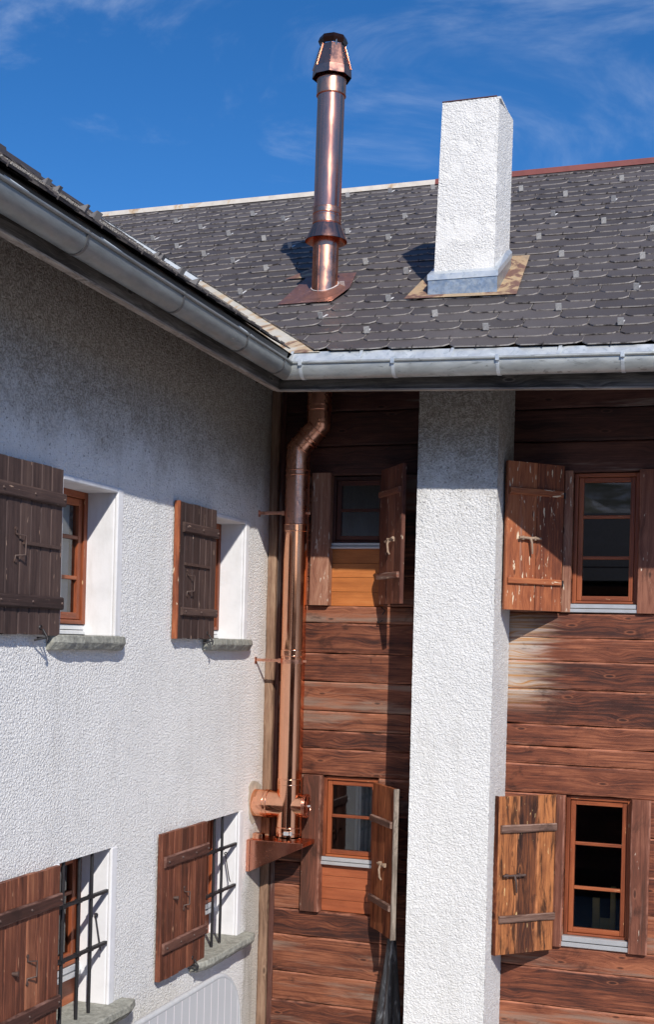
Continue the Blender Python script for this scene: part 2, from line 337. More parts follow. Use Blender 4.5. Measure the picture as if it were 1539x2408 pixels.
m_cop2=metal('brushed_copper',(0.85,0.43,0.29),0.27,1.0,0.25,9,(1,1,0.5),roughvar=0.15,spotc=(0.50,0.28,0.22),spot=0.1)
m_copf=metal('tarnished_copper_sheet',(0.34,0.17,0.13),0.42,0.65,0.3,8,spotc=(0.46,0.24,0.18),spot=0.3)
m_cop3=metal('dull_copper',(0.74,0.37,0.26),0.20,1.0,0.12,5,roughvar=0.10,spotc=(0.62,0.30,0.22),spot=-0.3)
m_rust=rusty('rusty_sheet',1.35,(0.42,0.31,0.20)); m_pale=rusty('pale_valley_sheet',-0.7,(0.62,0.66,0.69))
m_iron=plain('wrought_iron',(0.040,0.038,0.042),0.5,0.5,0.3,40,0.001)
m_ironp=plain('painted_ironwork',(0.10,0.062,0.052),0.55,0.1,0.3,40,0.001)
m_boneiron=plain('pale_worn_latch',(0.36,0.25,0.18),0.7,0,0.3,30,0.002)
m_alu=plain('aluminium_sill',(0.62,0.63,0.65),0.35,0.5,0.1,12)
m_stone=plain('grey_stone_sill',(0.36,0.36,0.315),0.95,0,0.40,30,0.02)
m_glass=glass('window_glass')
m_room=plain('room_wall',(0.25,0.23,0.20),0.9); m_dark=plain('dark_room_wall',(0.12,0.105,0.10),0.9)
m_curt=plain('curtain_cloth',(0.62,0.62,0.64),0.85); m_curt2=plain('beige_curtain_cloth',(0.55,0.50,0.36),0.85)
m_redcap=metal('red_ridge_cap',(0.22,0.06,0.05),0.5,0.1,0.3,4); m_tancap=rusty('pale_ridge_cap',0.25,(0.66,0.60,0.52))
m_chair=plain('yellow_chair_wood',(0.60,0.38,0.12),0.5)

def slate_mat(name,light):
    m,t,p=mat(name); v=objc(t); r=attr(t,'rnd','Fac')
    a=(0.053,0.045,0.045); b=(0.095,0.083,0.083)
    c=mix(t,r,a,b); n=noise(t,v,9,5,0.65,0.4)
    c=mix(t,mrange(t,n,0.40,0.75,0,0.35),c,(0.060,0.049,0.048))
    c=mix(t,mrange(t,noise(t,v,2.2,4,0.6),0.5,0.7,0,0.5),c,(0.090,0.080,0.079))
    # pale lichen and chips
    c=mix(t,mrange(t,noise(t,mapv(t,v,(1,1,1)),42,3,0.6),0.71,0.77,0,0.6),c,(0.30,0.28,0.27))
    if light: c=mix(t,mrange(t,noise(t,v,13,4,0.7),0.34,0.56),c,(0.50,0.46,0.435))
    setc(t,p,c); p.inputs['Roughness'].default_value=0.62; bump(t,p,noise(t,v,60,4,0.65),0.4,0.003); return m
m_slate=slate_mat('slate',False); m_edge=slate_mat('slate_edge',True)

# ------------------------------------------------------------------ setting outside the frame
def reflection_house():  # added house out of view, there only as a dark reflection
    NH=thing('added_house','dark timber house added out of view behind the camera, seen only mirrored in copper and window panes','house',(3,-15,-4.5))
    b=MB(); z=-4.5
    while z<1.5:
        b.box(-6,11,-13.3,-13.0,z+0.003,z+0.247,rnd=random.random()); z+=0.25
    b.build('log_wall',m_log,NH)
    b=MB(); b.add([(-7,-12.2,1.2),(12,-12.2,1.2),(12,-17,2.9),(-7,-17,2.9)],[(0,1,2,3)]); b.add([(-7,-12.2,1.1),(12,-12.2,1.1),(12,-17,2.8),(-7,-17,2.8)],[(3,2,1,0)]); b.add([(-7,-21.8,1.2),(12,-21.8,1.2),(12,-17,2.9),(-7,-17,2.9)],[(3,2,1,0)]); b.build('roof',m_slate,NH)
    for x in (-4,-1,2,5,8):
        for zz in (-3.2,-0.6):
            b=MB(); 
            for a in ((x,x+0.06,zz,zz+1.2),(x+0.84,x+0.9,zz,zz+1.2),(x+0.06,x+0.84,zz,zz+0.06),(x+0.06,x+0.84,zz+1.14,zz+1.2)): b.box(a[0],a[1],-12.99,-12.93,a[2],a[3])
            f_=b.build('window',m_orange,NH); b=MB(); b.add([(x+.06,-12.96,zz+.06),(x+.84,-12.96,zz+.06),(x+.84,-12.96,zz+1.14),(x+.06,-12.96,zz+1.14)],[(3,2,1,0)]); b.build('pane',plain('dim_pane',(0.06,0.065,0.07),0.1),f_)
reflection_house()
def sheet(name,vs,m):
    me=bpy.data.meshes.new(name); me.from_pydata(vs,[],[tuple(range(len(vs)))]); me.materials.append(m)
    o=bpy.data.objects.new(name,me); C.objects.link(o); o['kind']='structure'; return o
m_ground=plain('stone_paving',(0.50,0.49,0.47),0.9,0,0.3,2.0)
sheet('ground',[(-400,-400,-4.5),(400,-400,-4.5),(400,400,-4.5),(-400,400,-4.5)],m_ground)
mh,t,p=mat('alpine_slope'); v=objc(t)
n1=noise(t,mapv(t,v,(0.05,0.05,0.16)),1.0,8,0.7,0.6)
setc(t,p,ramp(t,n1,[(0.40,(0.045,0.06,0.03)),(0.5,(0.16,0.15,0.12)),(0.60,(0.45,0.46,0.50))])); p.inputs['Roughness'].default_value=0.95
bm=bmesh.new(); nx=60; ny=18; gv=[]
for j in range(ny+1):
    row=[]
    for i in range(nx+1):
        ang=R(-200+220*i/nx); rr=120+j*22
        h=-4.6+max(0,(j/ny))**1.1*95*(0.75+0.25*math.sin(i*0.55)+0.12*math.sin(i*1.7+j))+random.uniform(-2,2)*(j>0)
        row.append(bm.verts.new((math.cos(ang)*rr,math.sin(ang)*rr,h)))
    gv.append(row)
for j in range(ny):
    for i in range(nx): bm.faces.new((gv[j][i],gv[j][i+1],gv[j+1][i+1],gv[j+1][i]))
me=bpy.data.meshes.new('hills'); bm.to_mesh(me); bm.free(); me.materials.append(mh)
o=bpy.data.objects.new('hills',me); C.objects.link(o); o['kind']='structure'

# ================================================================== PLASTER HOUSE (left wing, wall plane x=0)
ZG=-4.5
PH=thing('plaster_house','white roughcast house wing on the left with brown plank shutters and stone sills','house',(-3.0,-5.0,ZG))
TH=thing('timber_house','old reddish log house straight ahead with slate roof behind the copper flue','house',(3.0,3.0,ZG))
ML=Matrix(((0,-1,0,0),(1,0,0,0),(0,0,1,0),(0,0,0,1)))      # local X -> world +y, local Y(inward) -> world -x
OPS=[(-3.39,-2.69,0.0,0.95),(-1.17,-0.53,0.0,0.955),(-3.32,-2.65,-2.42,-1.385),(-1.17,-0.51,-2.42,-1.40)]
def wall_with_openings(b,a0,a1,z0,z1,ops,th,M,ztop=None):
    xs=sorted(set([a0,a1]+[o[0] for o in ops]+[o[1] for o in ops])); zs=sorted(set([z0,z1]+[o[2] for o in ops]+[o[3] for o in ops]))
    for i in range(len(xs)-1):
        for k in range(len(zs)-1):
            cx=(xs[i]+xs[i+1])/2; cz=(zs[k]+zs[k+1])/2
            if any(o[0]<cx<o[1] and o[2]<cz<o[3] for o in ops): continue
            for y in (0.0,th):
                q=[(xs[i],y,zs[k]),(xs[i+1],y,zs[k]),(xs[i+1],y,zs[k+1]),(xs[i],y,zs[k+1])]
                b.add(q,[(0,1,2,3) if y==0 else (3,2,1,0)],None,0,0,False,M)
            for d,(e,fz) in {'l':(xs[i],None),'r':(xs[i+1],None),'b':(None,zs[k]),'t':(None,zs[k+1])}.items():
                # opening sides
                def inop(x,z): return any(o[0]<x<o[1] and o[2]<z<o[3] for o in ops)
                if d=='l' and inop(e-1e-3,cz): b.add([(e,0,zs[k]),(e,0,zs[k+1]),(e,th,zs[k+1]),(e,th,zs[k])],[(0,1,2,3)],None,0,0,False,M)
                if d=='r' and inop(e+1e-3,cz): b.add([(e,0,zs[k]),(e,th,zs[k]),(e,th,zs[k+1]),(e,0,zs[k+1])],[(0,1,2,3)],None,0,0,False,M)
                if d=='b' and inop(cx,fz-1e-3): b.add([(xs[i],0,fz),(xs[i],th,fz),(xs[i+1],th,fz),(xs[i+1],0,fz)],[(0,1,2,3)],None,0,0,False,M)
                if d=='t' and inop(cx,fz+1e-3): b.add([(xs[i],0,fz),(xs[i+1],0,fz),(xs[i+1],th,fz),(xs[i],th,fz)],[(0,1,2,3)],None,0,0,False,M)
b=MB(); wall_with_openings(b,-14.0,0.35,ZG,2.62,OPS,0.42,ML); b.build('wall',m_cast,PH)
# other walls of the wing (closed volume)
b=MB(); b.box(-7.3,0-0.42,-14.0,-13.6,ZG,2.6); b.box(-7.7,-7.3,-14.0,6.0,ZG,2.6)
b.add([(-7.3,-14.0,2.6),(-0.42,-14.0,2.6),(-3.34,-14.0,4.6)],[(0,1,2)]); b.build('rear_wall',m_cast,PH)
# smooth plaster reveals
for (a0,a1,z0,z1) in OPS:
    b=MB(); e=0.065; f=-0.006; th=0.30
    iy=0.012
    # face band: top, left, right
    def band(x0,x1,zz0,zz1): b.box(x0,x1,f,0.02,zz0,zz1,M=ML)
    tb=0.022 if z1>0 else 0.0; band(a1-iy,a1+e,z0,z1+tb); band(a0-e,a0+iy,z0,z1+tb)
    if tb: band(a0+iy,a1-iy,z1-iy,z1+tb)
    b.box(a1-iy,a1+0.01,0.02,th,z0,z1,M=ML); b.box(a0-0.01,a0+iy,0.02,th,z0,z1,M=ML); b.box(a0+iy,a1-iy,0.02,th,z1-iy,z1+0.01,M=ML)
    b.build('window_reveal',m_smooth,PH,bevel=0.009,seg=3)
# stone sills: upper pair thin seen edge on, lower pair wide slabs
def stone(x0,x1,y0,y1,z0,z1,seed,flare=0.0):
    rs=random.Random(seed); b=MB(); n=12; top=[];bot=[]
    pts=[]
    for i in range(n+1): pts.append((x0+(x1-x0)*i/n, y1))
    for k in (1,2,3): pts.append((x1+rs.uniform(-.01,.01), y1+(y0-y1)*k/4))
    for i in range(n,-1,-1):
        x=x0+(x1-x0)*i/n; e=min(i,n-i); pts.append((x, y0+(0.035 if e==0 else 0.008 if e==1 else 0)+rs.uniform(-.003,.003)))
    for k in (3,2,1): pts.append((x0+rs.uniform(-.01,.01), y1+(y0-y1)*k/4))
    m=len(pts); vs=[]
    for x,y in pts: vs.append((x,y,z1+rs.uniform(-.003,.003)))
    for x,y in pts: vs.append((x,y-0.006+rs.uniform(-.004,.004) if y<0 else y,(z0+z1)/2+rs.uniform(-.003,.003)))
    for x,y in pts: vs.append((x,y+(0.022 if y<0 else 0),z0+rs.uniform(-.004,.004)))
    fs=[tuple(range(m)),tuple(range(2*m,3*m))[::-1]]
    for r_ in (0,1):
        for i in range(m): j=(i+1)%m; fs.append((r_*m+i,(r_+1)*m+i,(r_+1)*m+j,r_*m+j))
    b.add(vs,fs,None,0,0,False,ML); return b
for a in ((-3.52,-2.62,-0.075,0.25,-0.088,0.002,1),(-1.33,-0.445,-0.075,0.25,-0.085,0.004,2),(-3.45,-2.46,-0.13,0.25,-2.50,-2.415,3),(-1.42,-0.33,-0.12,0.25,-2.50,-2.418,4)):
    stone(*a).build('stone_sill',m_stone,PH,bevel=0.006)

# ---- windows (frame mesh with pane / sill sub-parts)
def window(parent,M,a0,a1,z0,z1,yf,muntins,mat_=None,fr=0.045,sash=0.045,label=None,split=False):
    mat_=mat_ or m_orange
    b=MB(); d=0.05
    b.box(a0,a0+fr,yf-0.02,yf+0.05,z0,z1,'z',M); b.box(a1-fr,a1,yf-0.02,yf+0.05,z0,z1,'z',M)
    b.box(a0+fr,a1-fr,yf-0.02,yf+0.05,z1-fr,z1,'x',M); b.box(a0+fr,a1-fr,yf-0.02,yf+0.05,z0,z0+fr*0.6,'x',M)
    A0,A1,Z0,Z1=a0+fr+0.003,a1-fr-0.003,z0+fr*0.6+0.003,z1-fr-0.003
    b.box(A0,A0+sash,yf-0.006,yf+0.04,Z0,Z1,'z',M); b.box(A1-sash,A1,yf-0.006,yf+0.04,Z0,Z1,'z',M)
    b.box(A0+sash,A1-sash,yf-0.006,yf+0.04,Z1-sash,Z1,'x',M); b.box(A0+sash,A1-sash,yf-0.006,yf+0.04,Z0,Z0+sash,'x',M)
    for z in muntins: b.box(A0+sash,A1-sash,yf-0.003,yf+0.035,z-0.0125,z+0.0125,'x',M)
    o=b.build('window',mat_,parent,bevel=0.004,seg=2,label=label)
    g=MB(); g.add([(A0+sash,yf+0.018,Z0+sash),(A1-sash,yf+0.018,Z0+sash),(A1-sash,yf+0.018,Z1-sash),(A0+sash,yf+0.018,Z1-sash)],[(0,1,2,3)],None,0,0,False,M)
    g.build('pane',m_glass,o); return o
def sillm(parent,M,a0,a1,z0,z1,y0,y1,mt=None):
    b=MB(); b.box(a0,a1,y0+0.01,y1,z0+(z1-z0)*0.5,z1,'x',M); b.box(a0-0.004,a1+0.004,y0,y1,z0,z0+(z1-z0)*0.42,'x',M)
    return b.build('sill',mt or m_alu,parent,bevel=0.003)
W=[]
for i,(a0,a1,z0,z1) in enumerate(OPS):
    if i<2:
        o=window(PH,ML,a0+0.012,a1-0.012,z0+0.075,z1-0.012,0.235,[0.637,0.375],label='orange-brown window frame lit by sun beside open shutter' if i==0 else None)
        sillm(o,ML,a0+0.013,a1-0.013,z0+0.008,z0+0.070,0.215,0.30,plain('white_sill%d'%i,(0.75,0.76,0.77),0.5))
    else:
        o=window(PH,ML,a0+0.012,a1-0.012,-2.15,z1-0.012,0.235,[-1.68])
        sillm(o,ML,a0+0.013,a1-0.013,-2.235,-2.155,0.20,0.30)
        b=MB(); b.box(a0+0.013,a1-0.013,0.245,0.29,-2.415,-2.24,'x',ML); b.build('panel_board',m_panel2,PH)
# rooms behind
def room(parent,M,a0,a1,z0,z1,y0,y1,mt):
    b=MB(); vs=[(a0,y0,z0),(a1,y0,z0),(a1,y1,z0),(a0,y1,z0),(a0,y0,z1),(a1,y0,z1),(a1,y1,z1),(a0,y1,z1)]
    b.add(vs,[(0,1,2,3),(7,6,5,4),(1,5,6,2),(2,6,7,3),(3,7,4,0)],None,0,0,False,M); return b.build('room_interior',mt,parent)
room(PH,ML,-5.0,0.2,-0.9,1.6,0.425,3.5,m_room); room(PH,ML,-5.0,0.2,-3.4,-1.1,0.425,3.5,m_dark)
# curtains: hang on their own
def curtain(M,a0,a1,z0,z1,y,mt,label,loc,folds=7,amp=0.012):
    b=MB(); n=folds*6; vs=[]
    for i in range(n+1):
        x=a0+(a1-a0)*i/n; yy=y+amp*math.sin(i/6*2*math.pi)+amp*0.5*math.sin(i*0.7)
        vs+= [(x,yy,z0),(x,yy*1.0,z1)]
    b.add(vs,[(2*i,2*i+2,2*i+3,2*i+1) for i in range(n)],None,0,0,True,M)
    o=b.build('curtain',mt); tag(o,label,'curtain'); return o
curtain(ML,-3.36,-2.80,0.09,0.93,0.302,m_curt,'white curtain behind the glass of the upper left window of the plaster house',None)
curtain(ML,-2.80,-2.76,0.09,0.60,0.31,m_curt2,'narrow yellowish curtain edge inside the upper left window',None,2)

# ---- shutters
def handle_u(b,M,x,z,h,y,r=0.006,dx=0.03):
    b.tube([(x-dx,y,z+h/2+0.03),(x-dx,y-0.004,z+h/2),(x,y-0.035,z+h/2-0.005),(x,y-0.035,z-h/2+0.005),(x-dx,y-0.004,z-h/2),(x-dx,y,z-h/2-0.03)],r,8,M)
    for zz in (z+h/2+0.03,z-h/2-0.03): b.tube([(x-dx,y,zz),(x-dx,y-0.008,zz)],0.011,8,M)
def shutter(parent,M,w,z0,z1,mt,planks,bands,bandmat=None,th=0.032,bth=0.021,bw=(0.0,0.0),handle=None,latch=None,bolts=True,slot=None,keeper=None,edge=None,label=None,bandcol=None,inset=0.02):
    """local: x 0..w, outward face at y=-th, back at y=0"""
    b=MB(); x=0.0; ws=[random.uniform(0.8,1.2) for _ in range(planks)]; s=sum(ws)
    for q in ws:
        dx=q/s*w; zz=random.uniform(-.004,.004)
        b.board(x+0.0008,x+dx-0.0008,-th+random.uniform(-.0015,.0015),0,z0+zz,z1+random.uniform(-.003,.003),'z',jit=0.0008,step=0.2,M=M,bow=0.0008); x+=dx
    o=b.build('shutter',mt,parent,label=label)
    for (c0,c1) in bands:
        b=MB(); b.board(bw[0]+inset*0.2,w-bw[1]-0.002,-th-bth,-th-0.001,c0,c1,'x',jit=0.0015,step=0.12,M=M)
        bt=b.build('batten',bandmat or mt,o)
        if bolts:
            nb=max(3,int(w/0.19))
            for i in range(nb):
                k=MB(); xx=bw[0]+0.05+(w-bw[0]-bw[1]-0.07)*i/(nb-1); k.tube([(xx,-th-bth+0.002,(c0+c1)/2),(xx,-th-bth-0.009,(c0+c1)/2)],[0.012,0.006],8,M)
                k.build('bolt_head',m_ironp,o)
    if handle:
        k=MB(); handle_u(k,M,handle[0],handle[1],handle[2],-th,dx=handle[3] if len(handle)>3 else 0.03); k.build('handle',m_ironp,o)
    if slot:
        k=MB(); k.box(slot[0],slot[1],-th-0.014,-th-0.001,slot[2]-0.012,slot[2]+0.008,'x',M); k.build('rail',m_ironp,o)
    if latch:
        lx,lz,lw,lh,tilt,lm=latch; k=MB()
        n=8; k.tube([(lx-lw/2+lw*i/n,-th-0.026+random.uniform(-.002,.002),lz+random.uniform(-.003,.003)+tilt*(i/n-.5)) for i in range(n+1)],[0.010+random.uniform(-.002,.003) for _ in range(n+1)],8,M)
        k.box(lx-lw*0.36,lx-lw*0.28,-th-0.03,-th,lz-0.014,lz+0.016,'x',M); k.box(lx+lw*0.2,lx+lw*0.28,-th-0.03,-th,lz-0.014,lz+0.016,'x',M)
        k.tube([(lx,-th-0.03,lz),(lx+0.004,-th-0.045,lz-lh*0.3),(lx+0.012,-th-0.042,lz-lh*0.8),(lx+0.02,-th-0.03,lz-lh)],[0.011,0.009,0.009,0.007],8,M)
        k.build('latch',lm,o)
    if keeper:
        kx,kz=keeper; k=MB()
        k.lathe([(0.010,0),(0.017,-0.006),(0.017,-0.014),(0.010,-0.018),(0.004,-0.014)],12,M @ Matrix.Translation((kx,-th-0.006,kz)) @ Matrix.Rotation(R(90),4,'X'))
        k.tube([(kx,-th-0.016,kz-0.01),(kx+0.004,-th-0.03,kz-0.035),(kx,-th-0.05,kz-0.06),(kx-0.004,-th-0.045,kz-0.085)],0.007,8,M)
        k.tube([(kx,-th-0.05,kz-0.055),(kx-0.03,-0.01,kz-0.075)],0.006,8,M); k.tube([(kx,-th-0.04,kz-0.06),(kx+0.02,0.0,kz-0.06)],0.005,8,M)
        k.build('shutter_keeper',m_iron,o)
    if edge:
        k=MB(); k.board(edge[0],edge[1],-th-0.004,0.004,z0-0.004,z1+0.004,'z',jit=0.003,M=M); k.build('edge_strip',edge[2],o)
    return o
def at_left(y): return ML @ Matrix.Translation((y,-0.018,0))
S1=shutter(PH,at_left(-4.16),0.705,0.0,0.982,m_sh_dark,6,[(0.762,0.838),(0.150,0.224)],bw=(0.0,0.0),handle=(0.262,0.498,0.12,0.055),slot=(0.278,0.67,0.518),keeper=(0.49,0.042),label='dark brown shutter with two nailed battens beside the larger upper window')
S2=shutter(PH,at_left(-1.872),0.650,0.0,0.980,m_sh_dark,6,[(0.765,0.838),(0.165,0.224)],bw=(0.042,0.0),handle=(0.20,0.400,0.12,0.055),slot=(0.09,0.515,0.540),keeper=(0.52,0.042),edge=(-0.012,0.0,m_sh_or),label='dark brown shutter nearer the copper flue')
S3=shutter(PH,at_left(-4.09),0.715,-2.44,-1.385,m_sh_red,6,[(-1.622,-1.546),(-2.235,-2.158)],bandmat=m_batred,bw=(0,0),handle=(0.42,-1.93,0.10,0.05),keeper=None,label='red-brown shutter at the lower left corner of the picture')
S4=shutter(PH,at_left(-2.015),0.765,-2.425,-1.385,m_sh_red,7,[(-1.625,-1.546),(-2.236,-2.160)],bandmat=m_batred,bw=(0.025,0.0),handle=(0.403,-1.90,0.10,0.03),keeper=(0.55,-2.375),label='red-brown shutter of the small barred window')
for o_,x_,z_ in ((S3,-3.872,-1.915),(S4,-1.813,-1.865)):
    k=MB(); k.tube([(x_,-0.05,z_),(x_+0.01,-0.085,z_)],[0.011,0.016],10,ML); k.build('knob',m_ironp,o_)
# ---- iron window bars
def bars(vx,hz,a0,a1,ztop,zbot,name='window_bars'):
    for x in vx:
        b=MB(); b.tube([(x,0.022,zbot),(x,0.02,(zbot+ztop)/2),(x,0.022,ztop)],0.0115,10,ML); b.build('window_bar',m_iron,PH)
    for z in hz:
        b=MB(); b.box(a0,a1-0.02,0.008,0.036,z-0.009,z+0.009,'x',ML); b.add([(a1-0.02,0.006,z-0.010),(a1-0.02,0.038,z-0.010),(a1+0.002,0.03,z-0.004),(a1+0.002,0.03,z+0.006),(a1-0.02,0.038,z+0.012),(a1-0.02,0.006,z+0.012)],[(0,1,2,3,4,5)],None,0,0,False,ML)
        for x in vx: b.box(x-0.018,x+0.018,0.004,0.040,z-0.012,z+0.012,'x',ML)
        b.build('window_bar',m_iron,PH)
bars([-3.225,-3.03,-2.873],[-1.667,-2.005],-3.32,-2.655,-1.39,-2.41)
bars([-0.962,-0.808],[-1.665,-2.0],-1.17,-0.515,-1.405,-2.41)
for (y_,z_,dy,L_) in ((-2.71,-1.83,0.05,0.20),(-0.60,-1.745,-0.02,0.20)):
    k=MB(); k.lathe([(0.007,-.004),(0.014,-.004),(0.014,.004),(0.007,.004),(0.007,-.004)],12,Matrix.Translation((-0.09,y_+0.03,z_))@Matrix.Rotation(R(90),4,'X'))
    k.tube([(-0.09,y_+0.025,z_-0.01),(-0.05,y_+0.02,z_-L_),(-0.02,y_-0.03,z_-L_-0.01)],0.005,8); k.build('stay_hook',m_iron,PH)
# mortar ring round the flue hole, slightly proud
b=MB(); n=40; vs=[(0.005,-0.19,-1.36)]
for i in range(n):
    a=2*math.pi*i/n; rr=0.155+0.018*math.sin(3*a+1)+random.uniform(-.006,.006)+(0.03 if math.sin(a)>0.6 else 0)
    vs.append((0.005,-0.195+rr*math.cos(a)*1.0,-1.365+rr*math.sin(a)*1.05))
o_=len(vs)
for i in range(n): vs.append((-0.002,vs[1+i][1]*1.0,vs[1+i][2]))
b.add(vs,[(0,1+i,1+(i+1)%n) for i in range(n)]+[(1+i,o_+i,o_+(i+1)%n,1+(i+1)%n) for i in range(n)]); b.build('mortar_patch',m_mortar,PH)

# ================================================================== ROOFS
ZR=4.83; YE=-1.34; YRG=2.82
def eavez(x): return 2.12-0.03*max(0.0,x-0.7)
def P_back(x,v):   # v metres up the slope
    Lr=math.hypot(4.16,ZR-2.12); s=v/Lr; ze=eavez(x); return Vector((x,YE+4.16*s,ze+(ZR-ze)*s))
LB=math.hypot(4.16,ZR-2.12)
nB=Vector((0,-(ZR-2.12),4.16)).normalized()
def valley_x(y): return 0.817+(y+1.30)*(-3.28-0.817)/(2.76+1.30)
XL=0.68; PL=0.662; XR=XL-(ZR-2.115)/PL
LL=math.hypot(XL-XR,ZR-2.115)
def P_left(u,v):  # u = world y, v up the slope
    s=v/LL; return Vector((XL+(XR-XL)*s,u,2.115+(ZR+0.02-2.115)*s))
nL=Vector((ZR-2.115,0,XL-XR)).normalized()
def clip(poly,f):
    out=[]
    for i in range(len(poly)):
        a=poly[i]; b_=poly[(i+1)%len(poly)]; fa=f(a); fb=f(b_)
        if fa>=0: out.append(a)
        if (fa>=0)!=(fb>=0):
            t_=fa/(fa-fb); out.append((a[0]+(b_[0]-a[0])*t_,a[1]+(b_[1]-a[1])*t_))
    return out
def tiles(P,nrm,u0,u1,rows,pitch,wid,f,Lmax,flip=False,holes=()):
    b=MB(); T=0.009
    for r_ in range(rows):
        v0=r_*pitch; off=(r_%2)*0.5*wid+random.uniform(-.012,.012)
        k=int((u0-off)/wid)-1
        while off+k*wid<u1:
            a=off+k*wid+random.uniform(-.004,.004); e=off+(k+1)*wid+random.uniform(-.004,.004); k+=1
            if e<u0 or a>u1: continue
            jb=random.uniform(-.006,.006); vt=min(v0+pitch+0.10,Lmax)
            cl=0.035; cr=0.085
            if flip: cl,cr=cr,cl
            poly=[(a+0.002,vt),(a+0.002,v0+0.045*(cl/0.035)**.5+jb),(a+0.012+cl*0.4,v0+jb+0.016),(a+cl+0.01,v0+jb),(e-cr-0.03,v0+jb+0.004),(e-cr*0.45,v0+jb+0.020),(e-0.002,v0+jb+0.062),(e-0.002,vt)]
            poly=clip(poly,f)
            if len(poly)<3: continue
            cu=sum(p_[0] for p_ in poly)/len(poly); cv=sum(p_[1] for p_ in poly)/len(poly)
            if any(h[0]<cu<h[1] and h[2]<cv<h[3] for h in holes): continue
            lift0=0.015+random.uniform(0,.005); tw=random.uniform(-.004,.004); rn=random.random(); rn=rn if random.random()>.12 else 0.0
            top=[];bot=[]
            for (u,v) in poly:
                h=lift0*(1-(v-v0)/(pitch+0.10))+0.004+tw*((u-a)/wid-.5)
                q=P(u,v); top.append(q+nrm*(h+T)); bot.append(q+nrm*h)
            m=len(poly); vs=[tuple(x) for x in top+bot]; fl=(0,1)
            face=tuple(range(m)); nn=(top[1]-top[0]).cross(top[2]-top[1])
            if nn.dot(nrm)<0: face=face[::-1]
            b.add(vs,[face],None,rn,0,False)
            b.add(vs,[(i,(i+1)%m,m+(i+1)%m,m+i) for i in range(m)],None,rn,1,False)
            # storm hook under the middle of each tile
            uh=(a+e)/2-0.03
            if f((uh,v0))>0.02:
                q=P(uh,v0+jb); q2=P(uh+0.006,v0+jb-0.004); up_=(P(uh,v0+0.1)-P(uh,v0)).normalized(); sd_=nrm.cross(up_)
                c0=q+nrm*(lift0+T+0.012); vs=[]
                for du in (-.0022,.0022):
                    for (dv,dn) in ((-.008,-.022),(.030,-.006),(.030,0.0),(-.008,0.002)): vs.append(tuple(c0+sd_*du+up_*dv+nrm*dn))
                b.add(vs,[(0,1,2,3),(7,6,5,4),(0,3,7,4),(3,2,6,7),(1,0,4,5)],None,0.5,0,False)
    return b
# back roof -------------------------------------------------
def fB(p_):
    q=P_back(p_[0],p_[1]); return q.x-valley_x(q.y)
HB=[(1.38,2.10,1.10,2.00)]
rb=tiles(P_back,nB,-3.6,6.2,28,LB/28,0.465,fB,LB,holes=[(1.42,2.02,1.20,1.85),(0.40,0.62,1.32,1.55)])
roofB=rb.build('roof',[m_slate,m_edge],TH)
b=MB(); q=[P_back(6.2,0),P_back(6.2,LB),P_back(-3.5,LB),P_back(-3.5,LB-0.01),P_back(0.60,0)]
b.add([tuple(x-nB*0.035) for x in q],[tuple(range(5))]); b.add([tuple(x-nB*0.08) for x in q],[tuple(range(5))[::-1]])
b.add([(6.2,YRG,ZR),(-3.5,YRG,ZR),(-3.5,6.98,2.12),(6.2,6.98,2.12)],[(0,3,2,1)]); b.build('roof_deck',m_soffit,TH)
# ridge caps
b=MB(); 
for s_,x0,x1 in ((1,-3.34,0.66),):
    b.add([(x0,YRG-0.09,ZR-0.02),(x1,YRG-0.09,ZR-0.02),(x1,YRG-0.075,ZR+0.035),(x0,YRG-0.075,ZR+0.035),(x0,YRG,ZR+0.06),(x1,YRG,ZR+0.06),(x1,YRG+0.1,ZR),(x0,YRG+0.1,ZR)],[(0,1,2,3),(3,2,5,4),(4,5,6,7)])
b.build('ridge_cap',m_tancap,roofB,label='pale weathered ridge capping on the left half of the ridge')
b=MB(); x0,x1=0.66,6.2
b.add([(x0,YRG-0.09,ZR-0.02),(x1,YRG-0.09,ZR-0.02),(x1,YRG-0.075,ZR+0.045),(x0,YRG-0.075,ZR+0.04),(x0,YRG,ZR+0.065),(x1,YRG,ZR+0.07),(x1,YRG+0.1,ZR),(x0,YRG+0.1,ZR)],[(0,1,2,3),(3,2,5,4),(4,5,6,7)])
b.build('ridge_cap',m_redcap,roofB,label='dark red ridge capping right of the chimney')
# valley flashing: pale strip lying on the back roof plane beside the valley
b=MB(); segs=24; vs=[]
for i in range(segs+1):
    y=-1.345+(YRG-0.06+1.345)*i/segs; v=(y-YE)/4.16*LB; xr=valley_x(y)+0.03
    for dx in (0.0,-0.30): vs.append(tuple(P_back(xr+dx,max(v,0))+nB*0.008))
k0=int(segs*0.42)
b.add(vs,[(2*i,2*i+2,2*i+3,2*i+1) for i in range(k0,segs)],mi=0); b.add(vs,[(2*i,2*i+2,2*i+3,2*i+1) for i in range(0,k0)],mi=1)
b.build('valley_flashing',[m_pale,rusty('stained_valley_sheet',0.62,(0.60,0.56,0.48))],roofB,label='pale metal valley strip stained brown towards its lower end')
